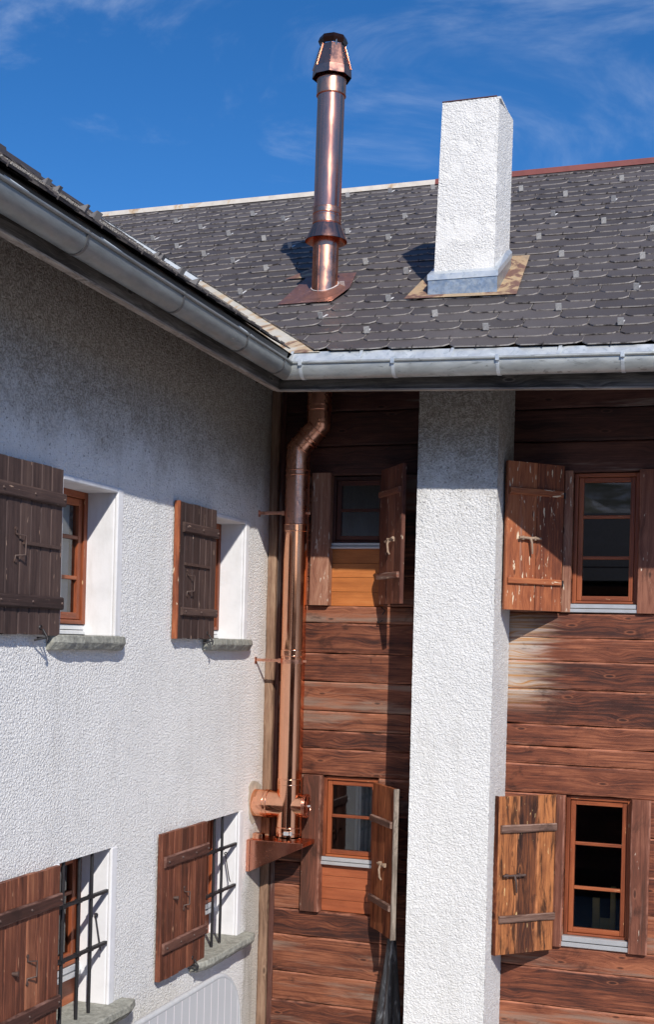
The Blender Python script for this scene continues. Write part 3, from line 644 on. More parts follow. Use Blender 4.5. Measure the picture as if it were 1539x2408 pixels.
# snow guards
def guard_mesh(u):
    b=MB(); s_=0.021
    b.box(-s_,s_,-0.004,0.0,-0.004,0.046); b.add([(-0.022,0,0.046),(-0.022,0.05,-0.006),(-0.022,0,0.0),(-0.019,0,0.046),(-0.019,0.05,-0.006),(-0.019,0,0.0)],[(0,2,1),(3,4,5),(0,1,4,3)])
    b.box(-0.008,0.008,0.0,0.10,-0.008,-0.005); return b
SG=[(-2.06,.856),(-1.62,.781),(-1.16,.706),(-2.05,.725),(-1.6,.642),(-1.15,.564),(-.73,.501),(-.28,.433),(-1.17,.856),(-.71,.788),(-.67,.644),(-.28,.573),(-.28,.298),(.69,.139),(.22,.948),(.69,.94),(.66,.719),(.68,.574),(1.12,.353),(1.15,.211),(1.62,.129),(2.07,.063),(1.67,.858),(2.15,.787),(2.63,.722),(2.63,.869),(2.13,.652),(2.62,.581),(2.11,.511),(2.38,.401),(2.57,.288),(3.04,.366),(3.06,.216),(2.54,.138),(3.02,.068),(3.06,.513),(.64,.297),(.67,.423),(.19,.642),(-.24,.943),(1.17,.064),(3.5,.15),(3.5,.30),(3.5,.45),(3.5,.6),(3.1,.66),(3.1,.8)]
m_guard=metal('galvanised_guard',(0.68,0.67,0.66),0.6,0.05,0.35,70)
g0=guard_mesh(0).build('snow_guard',m_guard,roofB)
def place(o,Pf,u,v,nrm,updir,tilt=0):
    z_=nrm; y_=updir; x_=y_.cross(z_).normalized(); m_=Matrix((x_,y_,z_)).transposed().to_4x4()
    m_=m_@Matrix.Rotation(tilt,4,'Z'); m_.translation=Pf(u,v)+nrm*0.034; o.matrix_local=m_
upB=(P_back(0,LB)-P_back(0,0)).normalized()
for i,(u,s_) in enumerate(SG):
    o=g0 if i==0 else g0.copy()
    if i: C.objects.link(o); o.parent=roofB
    place(o,P_back,u,s_*LB,nB,upB,random.uniform(-.25,.25))
# left roof -------------------------------------------------
def fL(p_):  # u is world y: keep where back-roof plane is lower than this plane at (x,y)
    q=P_left(p_[0],p_[1]); s_=(q.z-2.12)/(ZR-2.12); yv=YE+4.16*s_; return yv-q.y-0.08
rl=tiles(P_left,nL,-13.8,2.9,27,LL/27,0.44,fL,LL,flip=True)
roofL=rl.build('roof',[m_slate,m_slate],PH)
b=MB(); q=[P_left(YE+0.01,0)-nL*.004,P_left(YRG,LL)-nL*.004,P_left(-13.8,LL)-nL*.004,P_left(-13.8,0)-nL*.004]
b.add([tuple(x) for x in q],[(0,1,2,3)]); b.add([tuple(x-nL*.04) for x in q],[(3,2,1,0)])
b.add([(XR,YRG,ZR),(XR,-13.8,ZR),(-7.9,-13.8,2.115),(-7.9,YRG,2.115)],[(0,1,2,3)]); b.build('roof_deck',m_soffit,PH)
b=MB()   # lead-grey ridge boards in stepped lengths
for (y0_,y1_,h) in ((-13.8,0.9,0.085),(0.9,1.55,0.055),(1.55,2.55,0.03)):
    b.add([(XR+0.10,y0_,ZR-0.02),(XR+0.10,y1_,ZR-0.02),(XR+0.08,y1_,ZR+h),(XR+0.08,y0_,ZR+h),(XR-0.08,y0_,ZR+h),(XR-0.08,y1_,ZR+h),(XR-0.1,y1_,ZR-0.02),(XR-0.1,y0_,ZR-0.02)],[(0,1,2,3),(3,2,5,4),(4,5,6,7),(1,6,5,2),(0,3,4,7)])
b.build('ridge_cap',plain('dark_ridge_metal',(0.06,0.05,0.05),0.6),roofL)
upL=(P_left(0,LL)-P_left(0,0)).normalized()
gl=guard_mesh(0).build('snow_guard',plain('dark_guard',(0.20,0.19,0.19),0.6),roofL)
GL=[]
for i in range(17):
    u=-5.3+i*0.36+random.uniform(-.12,.12); v=(0.35+(i%4)*0.36)
    if fL((u,v))>0.15: GL.append((u,v))
for i,(u,v) in enumerate(GL):
    o=gl if i==0 else gl.copy()
    if i: C.objects.link(o); o.parent=roofL
    place(o,P_left,u,v,nL,upL,random.uniform(-.4,.4)); 

# ---- fascias, soffits
FB=-1.30; FL=0.56
def fz(x): return 1.872-0.034*(x-0.55)      # back fascia bottom
def flz(y): return 1.872+0.009*(-1.30-y)    # left fascia bottom
def strip(b,pa,pb,h0,h1,t,grain='x'):
    pass
b=MB(); x0,x1=FL-0.03,6.2
def prism(b,quad,off,gcf,rnd=0.3):
    vs=[Vector(p) for p in quad]; vs=vs+[p+Vector(off) for p in vs]
    b.add([tuple(p) for p in vs],[(0,1,2,3),(7,6,5,4),(0,4,5,1),(1,5,6,2),(2,6,7,3),(3,7,4,0)],[gcf(p) for p in vs],rnd)
prism(b,[(FL,FB,fz(FL)),(x1,FB,fz(x1)),(x1,FB,fz(x1)+0.21),(FL,FB,fz(FL)+0.21)],(0,0.03,0),lambda p:(p.x,p.z,p.y)); b.build('fascia',m_fascia,TH)
b=MB(); prism(b,[(FL-0.03,FB-0.006,fz(FL)-0.012),(x1,FB-0.006,fz(x1)-0.012),(x1,FB-0.006,fz(x1)-0.001),(FL-0.03,FB-0.006,fz(FL)-0.001)],(0,0.05,0),lambda p:(p.x,p.z,p.y)); b.build('fascia_trim',m_greywood,TH)
b=MB(); y0_,y1_=-13.8,FB-0.002
prism(b,[(FL,y1_,flz(y1_)),(FL,y0_,flz(y0_)),(FL,y0_,flz(y0_)+0.21),(FL,y1_,flz(y1_)+0.21)],(-0.03,0,0),lambda p:(p.y,p.z,p.x),0.6); b.build('fascia',m_fascia,PH)
b=MB(); prism(b,[(FL+0.006,y1_,flz(y1_)-0.012),(FL+0.006,y0_,flz(y0_)-0.012),(FL+0.006,y0_,flz(y0_)-0.001),(FL+0.006,y1_,flz(y1_)-0.001)],(-0.05,0,0),lambda p:(p.y,p.z,p.x)); b.build('fascia_trim',m_greywood,PH)
b=MB(); prism(b,[(FL-0.2,FB+0.03,1.93),(x1,FB+0.03,1.80),(x1,0.1,1.80+0.65*1.37),(FL-1.0,0.1,1.93+0.65*1.37)],(0,0,0.02),lambda p:(p.x,p.y,p.z)); b.build('soffit',m_soffit,TH)
b=MB(); prism(b,[(FL-0.03,FB+0.03,1.92),(-0.1,0.1,2.36),(-0.1,-13.8,2.42),(FL-0.03,-13.8,1.99)],(0,0,0.02),lambda p:(p.y,p.x,p.z)); b.build('soffit',m_soffit,PH)

# ---- gutters
GX=0.645; GY=-1.395
def gz(pos,left): return (2.022+0.006*(-1.4-pos)) if left else (2.022-0.022*(pos-0.65))
def gutter(path,name,parent,left):
    """path: list of (px,py,ox,oy,z)"""
    prof=[(-0.075,0.03),(-0.075,-0.03)]+[(-0.075*math.cos(a),-0.03-0.075*math.sin(a)) for a in [math.pi*k/14 for k in range(1,14)]]+[(0.075,-0.03),(0.075,-0.004)]
    b=MB(); vs=[]; m=len(prof)
    for (px,py,ox,oy,z) in path:
        for s_,h in prof: vs.append((px+ox*s_,py+oy*s_,z+h))
    for (px,py,ox,oy,z) in path:
        for s_,h in prof: vs.append((px+ox*s_*0.97,py+oy*s_*0.97,z+h+0.002))
    K=len(path); fs=[]
    for i in range(K-1):
        for k in range(m-1):
            q=(i*m+k,i*m+k+1,(i+1)*m+k+1,(i+1)*m+k); fs.append(q if not left else q[::-1])
            q2=tuple(x+K*m for x in q); fs.append(q2[::-1] if not left else q2)
    b.add(vs,fs,None,0,0,True)
    b.tube([(px+ox*0.081,py+oy*0.081,z+0.0) for (px,py,ox,oy,z) in path],0.0105,10)
    return b.build(name,m_zincd if left else m_zinc,parent)
gl_path=[(GX,GY,1,-1,gz(-1.4,True))]+[(GX,y,1,0,gz(y,True)) for y in (-1.7,-2.6,-4.0,-6,-13.8)]
gb_path=[(GX,GY,1,-1,gz(0.65,False))]+[(x,GY,0,-1,gz(x,False)) for x in (0.95,1.6,2.4,3.2,4.2,6.2)]
gutL=gutter(gl_path[::-1],'gutter',PH,True); gutB=gutter(gb_path,'gutter',TH,False)
def strap(b,px,py,ox,oy,z,wx,wy,w_=0.012):
    pts=[(-0.079*math.cos(a),-0.03-0.079*math.sin(a)) for a in [math.pi*k/16 for k in range(0,17)]]+[(0.085,-0.01),(0.093,0.008),(0.080,0.016)]
    vs=[]
    for s_,h in pts:
        for e in (-w_,w_): vs.append((px+ox*s_+wx*e,py+oy*s_+wy*e,z+h))
    for s_,h in pts:
        for e in (-w_,w_): vs.append((px+ox*s_*0.96+wx*e,py+oy*s_*0.96+wy*e,z+h*0.97))
    n=len(pts); fs=[(2*i,2*i+1,2*i+3,2*i+2) for i in range(n-1)]+[(2*n+2*i,2*n+2*i+2,2*n+2*i+3,2*n+2*i+1) for i in range(n-1)]
    fs+=[(2*i,2*i+2,2*n+2*i+2,2*n+2*i) for i in range(n-1)]+[(2*i+1,2*n+2*i+1,2*n+2*i+3,2*i+3) for i in range(n-1)]
    b.add(vs,fs)
for y in (-4.40,-3.28,-2.30,-1.62,-5.6,-6.8):
    b=MB(); strap(b,GX,y,1,0,gz(y,True),0,1); b.build('gutter_bracket',metal('bracket_zinc',(0.16,0.16,0.16),0.5,0.5) if y==-4.40 else bpy.data.materials['bracket_zinc'],gutL)
for x in (0.79,1.487,2.237,3.081,3.9):
    b=MB(); strap(b,x,GY,0,-1,gz(x,False),1,0); b.box(x-0.013,x+0.013,GY-0.096,GY-0.07,gz(x,False)-0.022,gz(x,False)+0.018); b.build('gutter_bracket',m_zincl,gutB)
for y in (-5.05,-4.15,-2.30):   # stays from roof edge to bead
    b=MB(); b.tube([(GX+0.08,y+0.10,gz(y,True)+0.008),(GX-0.01,y-0.03,gz(y,True)+0.075)],0.0045,6); b.build('gutter_stay',m_zincl,gutL)
# drip apron under the first slate course
b=MB(); xs=[FL+0.1,1.196,1.871,2.63,3.4,6.2]
for i in range(len(xs)-1):
    a,c=xs[i],xs[i+1]
    q=[(a,GY-0.005,gz(a,False)-0.01),(c-0.004,GY-0.005,gz(c,False)-0.01),(c-0.004,YE+0.01,eavez(c)+0.014),(a,YE+0.01,eavez(a)+0.014)]
    b.add(q,[(0,1,2,3)]); b.add([(a-0.012,GY-0.011,gz(a,False)-0.005),(a+0.012,GY-0.011,gz(a,False)-0.005),(a+0.03,YE+0.0,eavez(a)+0.018),(a+0.006,YE+0.0,eavez(a)+0.018)],[(0,1,2,3)])
b.build('drip_apron',m_zincl,gutB)
b=MB(); q=[]
b.add([(GX,-13.8,2.04),(GX,GY-0.02,2.01),(XL-0.02,YE-0.05,2.115),(XL-0.02,-13.8,2.125)],[(0,1,2,3)]); b.build('drip_apron',plain('dark_apron',(0.10,0.10,0.10),0.6,0.3),gutL)

# ================================================================== TIMBER HOUSE WALL
LWIN=[(0.53,1.03,0.305,1.40),(0.53,1.03,-2.268,-1.12)]
RWIN=[(2.57,3.08,0.282,1.39),(2.57,3.08,-2.35,-1.155)]
def logs(seams,x0,x1,wins,mt,name='log_wall'):
    b=MB()
    for i in range(len(seams)-1):
        zt,zb=seams[i],seams[i+1]; c=(zt+zb)/2; segs=[(x0,x1)]
        for (a0,a1,w0,w1) in wins:
            if w0<c<w1:
                ns=[]
                for s0,s1 in segs:
                    if a0>s0: ns.append((s0,min(a0,s1)))
                    if a1<s1: ns.append((max(a1,s0),s1))
                segs=ns
        rn=random.random(); pr=random.uniform(-.006,.006)
        for s0,s1 in segs: b.board(s0,s1,pr,0.16,zb+0.0025,zt-0.0025,'x',jit=0.0035,rnd=rn,bow=0.003)
    return b.build(name,mt,TH)
SL=[2.75,2.45,2.2,1.939,1.649,1.40]; SL2=[1.40,1.1,.85,.55,.305,.161,-.095,-.332,-.581,-.743,-.898,-1.12,-1.42,-1.70,-1.87,-2.06,-2.268,-2.488,-2.803,-3.046,-3.4,-3.8,-4.15,-4.5]
SR=[2.75,2.45,2.15,1.9,1.638,1.39]; SR2=[1.39,1.1,.85,.55,.282,.082,-.104,-.329,-.609,-.783,-.923,-1.155,-1.45,-1.75,-2.05,-2.35,-2.537,-2.831,-3.1,-3.4,-3.8,-4.15,-4.5]
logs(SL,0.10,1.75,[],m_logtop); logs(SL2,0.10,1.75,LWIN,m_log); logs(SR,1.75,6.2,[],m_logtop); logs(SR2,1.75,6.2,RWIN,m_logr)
b=MB(); wall_with_openings(b,-0.4,6.2,ZG,2.7,[(a+0.02,c-0.02,d+0.02,e-0.02) for a,c,d,e in LWIN+RWIN],0.10,Matrix.Translation((0,0.16,0))); b.box(6.0,6.2,0.3,6.4,ZG,2.6); b.box(-7.0,6.2,6.4,6.6,ZG,2.6); b.build('inner_wall',m_dark,TH)
# corner post, dark board, trim strip by the flue
b=MB(); b.board(0.0,0.078,-0.045,0.1,ZG,2.7,'z',jit=0.004,rnd=0.4); b.build('corner_post',m_corner,TH)
b=MB(); b.board(0.080,0.125,-0.015,0.1,ZG,2.7,'z',jit=0.002,rnd=0.7); b.build('corner_board',m_logtop,TH)
# posts beside windows
def post(x0,x1,z0,z1,y,mt):
    b=MB(); b.board(x0,x1,y,0.10,z0,z1,'z',jit=0.003,step=0.25); b.build('window_post',mt,TH)
post(0.385,0.553,0.309,1.42,-0.05,m_postchip); post(0.372,0.535,-2.266,-1.122,-0.045,m_post)
post(2.495,2.568,0.285,1.40,-0.03,m_postchip); post(2.495,2.568,-2.35,-1.158,-0.03,m_post)
post(3.082,3.225,0.285,1.40,-0.03,m_post); post(3.082,3.225,-2.349,-1.158,-0.03,m_post)
# windows of the timber house
I4=Matrix.Identity(4)
def backwin(a0,a1,z0,z1,munt,sz0,sz1,panel,lab=None,pm=None,fm=None):
    o=window(TH,I4,a0+0.004,a1-0.002,z0,z1,0.055,munt,fm,fr=0.030,sash=0.038,label=lab)
    sillm(o,I4,a0-0.002,a1+0.0,sz0,sz1,-0.02 if not panel else 0.01,0.08)
    if panel:
        n=4; h=(sz0-panel)/n; b=MB()
        for i in range(n): b.box(a0,a1,0.05+0.001*(i%2),0.10,panel+i*h+0.0012,panel+(i+1)*h-0.0012,'x',rnd=0.3+0.05*i)
        b.build('panel_board',pm or m_panel,TH,bevel=0.0015)
    return o
backwin(0.545,1.03,0.84,1.395,[1.115],0.788,0.838,0.307,'window frame darkened in colour for the shade, high between flue and white shaft',m_panel,m_shadeframe)
backwin(0.53,1.03,-1.805,-1.13,[-1.462],-1.872,-1.808,-2.266,None,m_panel2)
backwin(2.57,3.08,0.358,1.385,[1.042,0.72],0.286,0.352,None)
backwin(2.57,3.08,-2.262,-1.162,[-1.538,-1.887],-2.345,-2.265,None)
room(TH,I4,0.2,1.5,0.0,2.3,0.262,2.5,m_dark); room(TH,I4,0.2,1.5,-3.1,-0.8,0.262,2.5,m_dark)
room(TH,I4,1.9,5.5,-0.3,2.3,0.262,3.0,m_dark); room(TH,I4,1.9,5.5,-3.1,-0.8,0.262,3.0,m_dark)
curtain(I4,0.78,0.93,-1.78,-1.16,0.16,plain('grey_curtain_cloth',(0.30,0.31,0.33),0.85),'grey curtain inside the small window right of the flue tee',None,3,0.006)
# wooden chair inside lower right room
CH=thing('wooden_chair','yellow wooden chair inside the room behind the lower right window','chair',(2.83,0.45,-3.1))
def cbox(name,*a):
    b=MB(); b.box(*a); b.build(name,m_chair,CH,bevel=0.004)
cbox('leg',2.765,2.822,0.29,0.32,-3.1,-2.00); cbox('leg',2.905,2.948,0.29,0.32,-3.1,-1.90); cbox('leg',2.75,2.79,0.70,0.74,-3.1,-2.66); cbox('leg',2.93,2.97,0.70,0.74,-3.1,-2.66)
cbox('seat',2.74,2.97,0.325,0.76,-2.66,-2.62); cbox('backrest',2.823,2.904,0.297,0.315,-2.30,-2.16)
# shutters of the timber house (hinged at window side, standing open)
def hinged(hx,hy,ex,ey,z0,z1,rev=False):
    d=Vector((ex-hx,ey-hy,0)); w_=d.length; d.normalize()
    nrm=Vector((0,0,1)).cross(d)   # local +Y
    m_=Matrix((d,nrm,Vector((0,0,1)))).transposed().to_4x4(); m_.translation=Vector((hx,hy,0)); return m_,w_
# right-hand windows: free edge rests against the shaft; local x from free edge to hinge so that -Y faces the yard
m_,w_=hinged(2.105,-0.40,2.485,-0.035,0,0)
SUR=shutter(TH,m_,w_,0.285,1.435,m_sh_or,2,[(0.487,0.535),(1.18,1.235)],bolts=False,latch=(0.20,0.845,0.20,0.12,0.0,m_boneiron),bw=(0.01,0.02),label='worn orange shutter with peeling varnish, half in shade, of the upper right window')
m_,w_=hinged(2.10,-0.40,2.485,-0.035,0,0)
SLR=shutter(TH,m_,w_,-2.372,-1.155,m_sh_burn,3,[(-1.435,-1.375),(-2.13,-2.075)],bolts=False,latch=(0.14,-1.765,0.20,0.13,0.0,m_ironp),bw=(0.015,0.0),edge=(-0.014,0.0,m_sh_lm),bandmat=m_batten,label='golden weathered shutter with dark streaks of the lower right window')
for o_,bz in ((SUR,0.51),(SUR,1.2),(SLR,-1.40),(SLR,-2.10)):
    b=MB(); b.box(2.475,2.515,-0.05,-0.028,bz-0.022,bz+0.022); b.build('hinge',m_iron,o_)
# middle windows: hinge on the right side of window, free edge toward the viewer
m_,w_=hinged(1.02,-0.03,1.315,-0.42,0,0)
SUM=shutter(TH,m_,w_,0.322,1.43,m_sh_um,3,[(0.525,0.575),(1.20,1.25)],bolts=False,latch=(0.30,0.835,0.17,0.12,0.02,m_boneiron),bw=(0.0,0.02),label='brown peeling shutter in shadow left of the white shaft')
SLM=shutter(TH,m_,w_,-2.335,-1.15,m_sh_lm,3,[(-1.465,-1.41),(-2.12,-2.065)],bolts=False,latch=(0.30,-1.775,0.17,0.12,0.0,m_boneiron),bw=(0.0,0.02),edge=(w_,w_+0.012,m_greywood),bandmat=m_batten,label='tall brown shutter with grey wooden edge standing open beside the lower middle window')
b=MB(); b.tube([(1.02,-0.03,0.30),(1.06,-0.06,0.27),(1.03,-0.03,0.24)],0.005,6); b.tube([(0.99,-0.02,0.20),(1.0,-0.04,0.17),(1.04,-0.05,0.19)],0.005,6); b.build('shutter_catch',m_iron,TH)

# ---- white shaft and stack = the chimney
rs=random.Random(3)
def rough_box(name,corners_fn,nx,ny,nz,mt,parent,amp,label=None):
    """corners_fn(a,b,t): a,b in 0..1 plan, t 0..1 height -> point; sides only + top"""
    b=MB(); from mathutils import noise as mn
    def emit(pts,nu,nv,nrm):
        vs=[]; 
        for j in range(nv+1):
            for i in range(nu+1):
                p_=pts(i/nu,j/nv); k=mn.noise(p_*55)+0.6*mn.noise(p_*23+Vector((5,5,5)))
                vs.append(tuple(p_+nrm*amp*k))
        b.add(vs,[(j*(nu+1)+i,j*(nu+1)+i+1,(j+1)*(nu+1)+i+1,(j+1)*(nu+1)+i) for j in range(nv) for i in range(nu)],None,0,0,True)
    d1=Vector((-.5,-.5,0)); 
    emit(lambda u,v:corners_fn(u,0,v),nx,nz,Vector((0,-1,0)))
    emit(lambda u,v:corners_fn(1,u,v),ny,nz,Vector((1,0,0)))
    emit(lambda u,v:corners_fn(0,1-u,v),ny,nz,Vector((-1,0,0)))
    emit(lambda u,v:corners_fn(1-u,1,v),nx,nz,Vector((0,1,0)))
    return b.build(name,mt,parent,label=label)
def shaft_fn(a,b_,t): 
    x=1.462+(2.088-1.462)*a; return Vector((x,-0.63+0.62*b_,ZG+(2.35-ZG)*t))
CHM=rough_box('chimney',shaft_fn,42,40,460,m_cast2,TH,0.0035,label='white roughcast chimney, shaft in front of the log wall and stack above the roof')
def stack_fn(a,b_,t):
    z=2.45+(4.27-2.45)*t; xl=1.475+0.045*t; xr=1.965+0.008*t+0.02*b_
    return Vector((xl+(xr-xl)*a,-0.38+0.47*b_,z))
rough_box('stack',stack_fn,34,32,120,m_cast3,CHM,0.0035)
b=MB(); b.box(1.522,1.985,-0.376,0.085,4.255,4.272); b.build('stack_top',m_cast3,CHM)
b=MB(); b.box(1.518,1.955,-0.385,-0.365,4.2725,4.279); b.build('cap_strip',plain('dark_red_strip',(0.09,0.03,0.028),0.6),CHM)
# flashing box round the stack
def rz(x,y): s_=(y-YE)/4.16; return eavez(x)+(ZR-eavez(x))*s_
b=MB(); X0,X1,Y0,Y1=1.448,2.000,-0.412,0.125
def fl(p0,p1,h0,h1): b.add([(p0[0],p0[1],rz(*p0)),(p1[0],p1[1],rz(*p1)),(p1[0],p1[1],h1),(p0[0],p0[1],h0)],[(0,1,2,3)])
zf=2.875; fl((X0,Y0),(X1,Y0),zf,zf); fl((X1,Y0),(X1,Y1),zf,zf+0.30); fl((X0,Y1),(X0,Y0),zf+0.30,zf); fl((X1,Y1),(X0,Y1),zf+0.3,zf+0.3)
b.build('flashing',metal('mottled_zinc',(0.50,0.55,0.58),0.35,0.7,0.3,16,spotc=(0.34,0.39,0.43),spot=0.8),CHM,label='mottled blue-grey metal skirt at the foot of the stack')
b=MB(); e=0.006   # upper collar
vs=[(X0-e,Y0-e,zf-0.01),(X1+e,Y0-e,zf-0.01),(X1+e,Y1,zf+0.29),(X0-e,Y1,zf+0.29),(X0-e,Y0-e,zf+0.035),(X1+e,Y0-e,zf+0.035),(X1+e,Y1,zf+0.335),(X0-e,Y1,zf+0.335),(1.486,-0.372,zf+0.075),(1.966,-0.372,zf+0.075),(1.975,0.09,zf+0.37),(1.486,0.09,zf+0.37)]
b.add(vs,[(0,1,5,4),(1,2,6,5),(3,0,4,7),(4,5,9,8),(5,6,10,9),(7,4,8,11)]); b.build('flashing_collar',m_zincl,CHM)
def on_roof(b,pts,h=0.036,mi=0,ns=1):
    b.add([tuple(Vector((x,y,rz(x,y)))+nB*h) for x,y in pts],[tuple(range(len(pts)))],mi=mi)
b=MB(); on_roof(b,[(1.27,-0.45),(2.165,-0.45),(2.135,-0.02),(2.11,0.38),(1.36,0.38)],0.040)
b.build('base_flashing',m_rust,CHM,label='rust-streaked sheet round the chimney foot')

# ================================================================== COPPER FLUE
FX=0.315; FY=-0.20
FL_=thing('copper_flue','tall shiny copper flue pipe climbing the corner and rising through the slate roof','flue',(FX,FY,-1.66))
T=Matrix.Translation
lean=Matrix.Rotation(R(0.55),4,'Y')
UP=T((0.503,-0.19,2.85))@lean@T((0,0,-2.85))
def ring(b,r,z0,z1,M,n=48,e=0.004):
    b.lathe([(r-0.004,z0),(r+e,z0),(r+e,z0),(r+e,z1),(r+e,z1),(r-0.004,z1)],n,M)
def bead(b,r,z,M,k=0.0045):
    b.lathe([(r+k*math.cos(a)-0.001,z+k*math.sin(a)) for a in [math.pi*2*i/10-math.pi/2 for i in range(11)]],48,M)
LO=T((FX,FY,0))
# lower straight pipe
b=MB(); b.lathe([(0.100,-1.15),(0.100,0.94)],64,LO); b.build('pipe',m_cop,FL_,label='polished lower length of pipe')
b=MB(); b.lathe([(0.100,0.94),(0.100,1.575)],64,LO)
b.tube([(FX,FY,1.555),(FX,FY,1.60),(0.488,-0.195,1.785),(0.490,-0.195,1.83)],0.100,64,None,False)
b.lathe([(0.100,1.80),(0.100,2.62)],64,T((0.489,-0.195,0))); b.build('pipe',m_cop2,FL_,label='matt upper length of pipe with a swan-neck bend under the eaves')
def jring(zs,M,r=0.100,mt=None,par=None,band=True,nm='joint_ring',e=0.004,k=0.0065):
    b=MB()
    for z in zs: bead(b,r,z,M,k)
    if band and len(zs)>1: ring(b,r,zs[0],zs[-1],M,e=e)
    return b.build(nm,mt or m_cop,par or FL_)
for zs in ((0.915,0.967),(-0.123,-0.077),(-1.19,-1.145)): jring(zs,LO)
for z in (1.42,1.38): jring((z,),LO,mt=m_cop2)
jring((1.917,1.955),T((0.489,-0.195,0)),mt=m_cop2)
dg=(Vector((0.488,-0.195,1.785))-Vector((FX,FY,1.60))); mdg=dg.to_track_quat('Z','Y').to_matrix().to_4x4()
for k in (0.12,0.42,0.56,0.90):
    jring((0,),T(Vector((FX,FY,1.60))+dg*k)@mdg,0.1005,m_cop2)
# wall clamps with arms
for z,yy in ((1.062,-0.262),(-0.165,-0.258)):
    b=MB(); ring(b,0.101,z-0.022,z+0.012,LO,e=0.003); b.box(0.0,FX-0.09,yy-0.006,yy+0.006,z-0.010,z+0.014); b.box(0.0,0.006,yy-0.02,yy+0.02,z-0.03,z+0.025); b.box(FX+0.09,FX+0.13,FY-0.03,FY-0.024,z-0.01,z+0.012)
    b.box(FX-0.11,FX-0.085,yy-0.008,yy+0.06,z-0.018,z+0.018)
    b.build('wall_clamp',m_cop2,FL_,bevel=0.002)
# tee
b=MB(); b.lathe([(0.104,-1.62),(0.104,-1.15)],64,LO)
b.lathe([(0.114,0.0),(0.114,0.30)],64,T((0.0,FY+0.005,-1.365))@Matrix.Rotation(R(90),4,'Y'))
b.lathe([(0.094,0.0),(0.094,0.148)],48,T((FX,FY,-1.362))@Matrix.Rotation(R(90),4,'Y'))
te=b.build('tee',m_cop,FL_,label='tee junction with stub into the white wall')
SX=T((0.0,FY+0.005,-1.365))@Matrix.Rotation(R(90),4,'Y')
jring((0.105,0.135),SX,0.114,par=te); jring((-1.592,-1.548),LO,0.104,par=te)
b=MB(); CX_=T((FX,FY,-1.362))@Matrix.Rotation(R(90),4,'Y')
bead(b,0.095,0.140,CX_,0.006); bead(b,0.095,0.155,CX_,0.006)
b.lathe([(0.095,0.155),(0.086,0.157),(0.084,0.150),(0.040,0.148),(0.036,0.152),(0.0001,0.152)],48,CX_)
b.box(FX+0.150,FX+0.160,FY-0.008,FY+0.008,-1.43,-1.29); b.build('cleanout_cap',m_cop3,FL_)
b=MB(); b.tube([(FX+0.150,FY,-1.362),(FX+0.185,FY,-1.362)],0.007,10); b.box(FX+0.17,FX+0.178,FY-0.022,FY+0.022,-1.368,-1.356); b.build('wing_nut',m_zincl,FL_)
# console
b=MB(); zt=-1.655; yf,yb_=-0.345,-0.05
b.box(0.0,0.49,yf,yb_,zt-0.006,zt)
for y in (yf-0.003,yb_-0.002):
    b.add([(0.002,y,zt-0.006),(0.49,y,zt-0.006),(0.49,y,zt-0.035),(0.03,y,zt-0.262),(0.002,y,zt-0.262)],[(0,4,3,2,1)]); b.add([(0.002,y+.004,zt-0.006),(0.49,y+.004,zt-0.006),(0.49,y+.004,zt-0.035),(0.03,y+.004,zt-0.262),(0.002,y+.004,zt-0.262)],[(0,1,2,3,4)])
    b.add([(0.49,y,zt-0.035),(0.03,y,zt-0.262),(0.03,y+0.022,zt-0.262),(0.49,y+0.022,zt-0.035)],[(0,1,2,3)])
b.box(0.0,0.03,yf-0.012,yf-0.004,zt-0.262,zt-0.004); b.box(0.49,0.493,yf,yb_,zt-0.035,zt)
b.build('console',m_cop3,FL_,label='folded copper wall console under the tee',bevel=0.0015)
b=MB()
for x in (0.09,0.17,0.25): b.tube([(x,yf-0.003,zt-0.022),(x,yf-0.010,zt-0.022)],0.006,8)
b.lathe([(0.001,zt),(0.112,zt),(0.112,zt),(0.112,zt+0.022),(0.112,zt+0.022),(0.104,zt+0.022)],48,LO)
for a in (200,250,300,340): b.box(FX+0.118*math.cos(R(a))-0.008,FX+0.118*math.cos(R(a))+0.008,FY+0.118*math.sin(R(a))-0.008,FY+0.118*math.sin(R(a))+0.008,zt,zt+0.03)
b.box(0.035,0.12,-0.31,-0.24,zt,zt+0.05)
b.build('base_ring',m_cop,FL_,bevel=0.002)
b=MB(); b.box(FX+0.0,FX+0.045,FY-0.122,FY-0.108,-1.60,-1.572); b.box(FX+0.055,FX+0.07,FY-0.118,FY-0.10,-1.602,-1.57); b.build('clamp_buckle',m_zincl,FL_)
# above the roof
b=MB(); b.lathe([(0.107,2.5),(0.107,3.37)],64,UP); b.tube([tuple((UP@Vector((-0.02,-0.1078,2.78)))),tuple((UP@Vector((-0.02,-0.1078,3.33))))],0.003,6)
b.build('pipe',m_cop2,FL_,label='dull copper pipe between roof and rain skirt')
b=MB(); b.lathe([(0.113,3.45),(0.113,4.66)],64,UP); b.build('pipe',m_copu,FL_,label='mirror-bright copper pipe above the rain skirt')
b=MB(); b.lathe([(0.175,3.315),(0.120,3.445),(0.120,3.445),(0.113,3.45)],64,UP); b.lathe([(0.173,3.312),(0.117,3.442)][::-1],64,UP); b.build('rain_skirt',m_cop3,FL_)
jring((3.46,3.515),UP,0.114,m_cop2); jring((3.54,3.58),UP,0.114,m_cop2)
b=MB(); b.lathe([(0.111,4.515),(0.121,4.515),(0.121,4.515),(0.121,4.645),(0.121,4.645),(0.113,4.65)],64,UP); bead(b,0.121,4.52,UP); bead(b,0.120,4.645,UP); b.build('collar',m_cop2,FL_)
b=MB(); b.lathe([(0.095,4.64),(0.095,4.78)],48,UP); b.build('neck',m_cop,FL_)
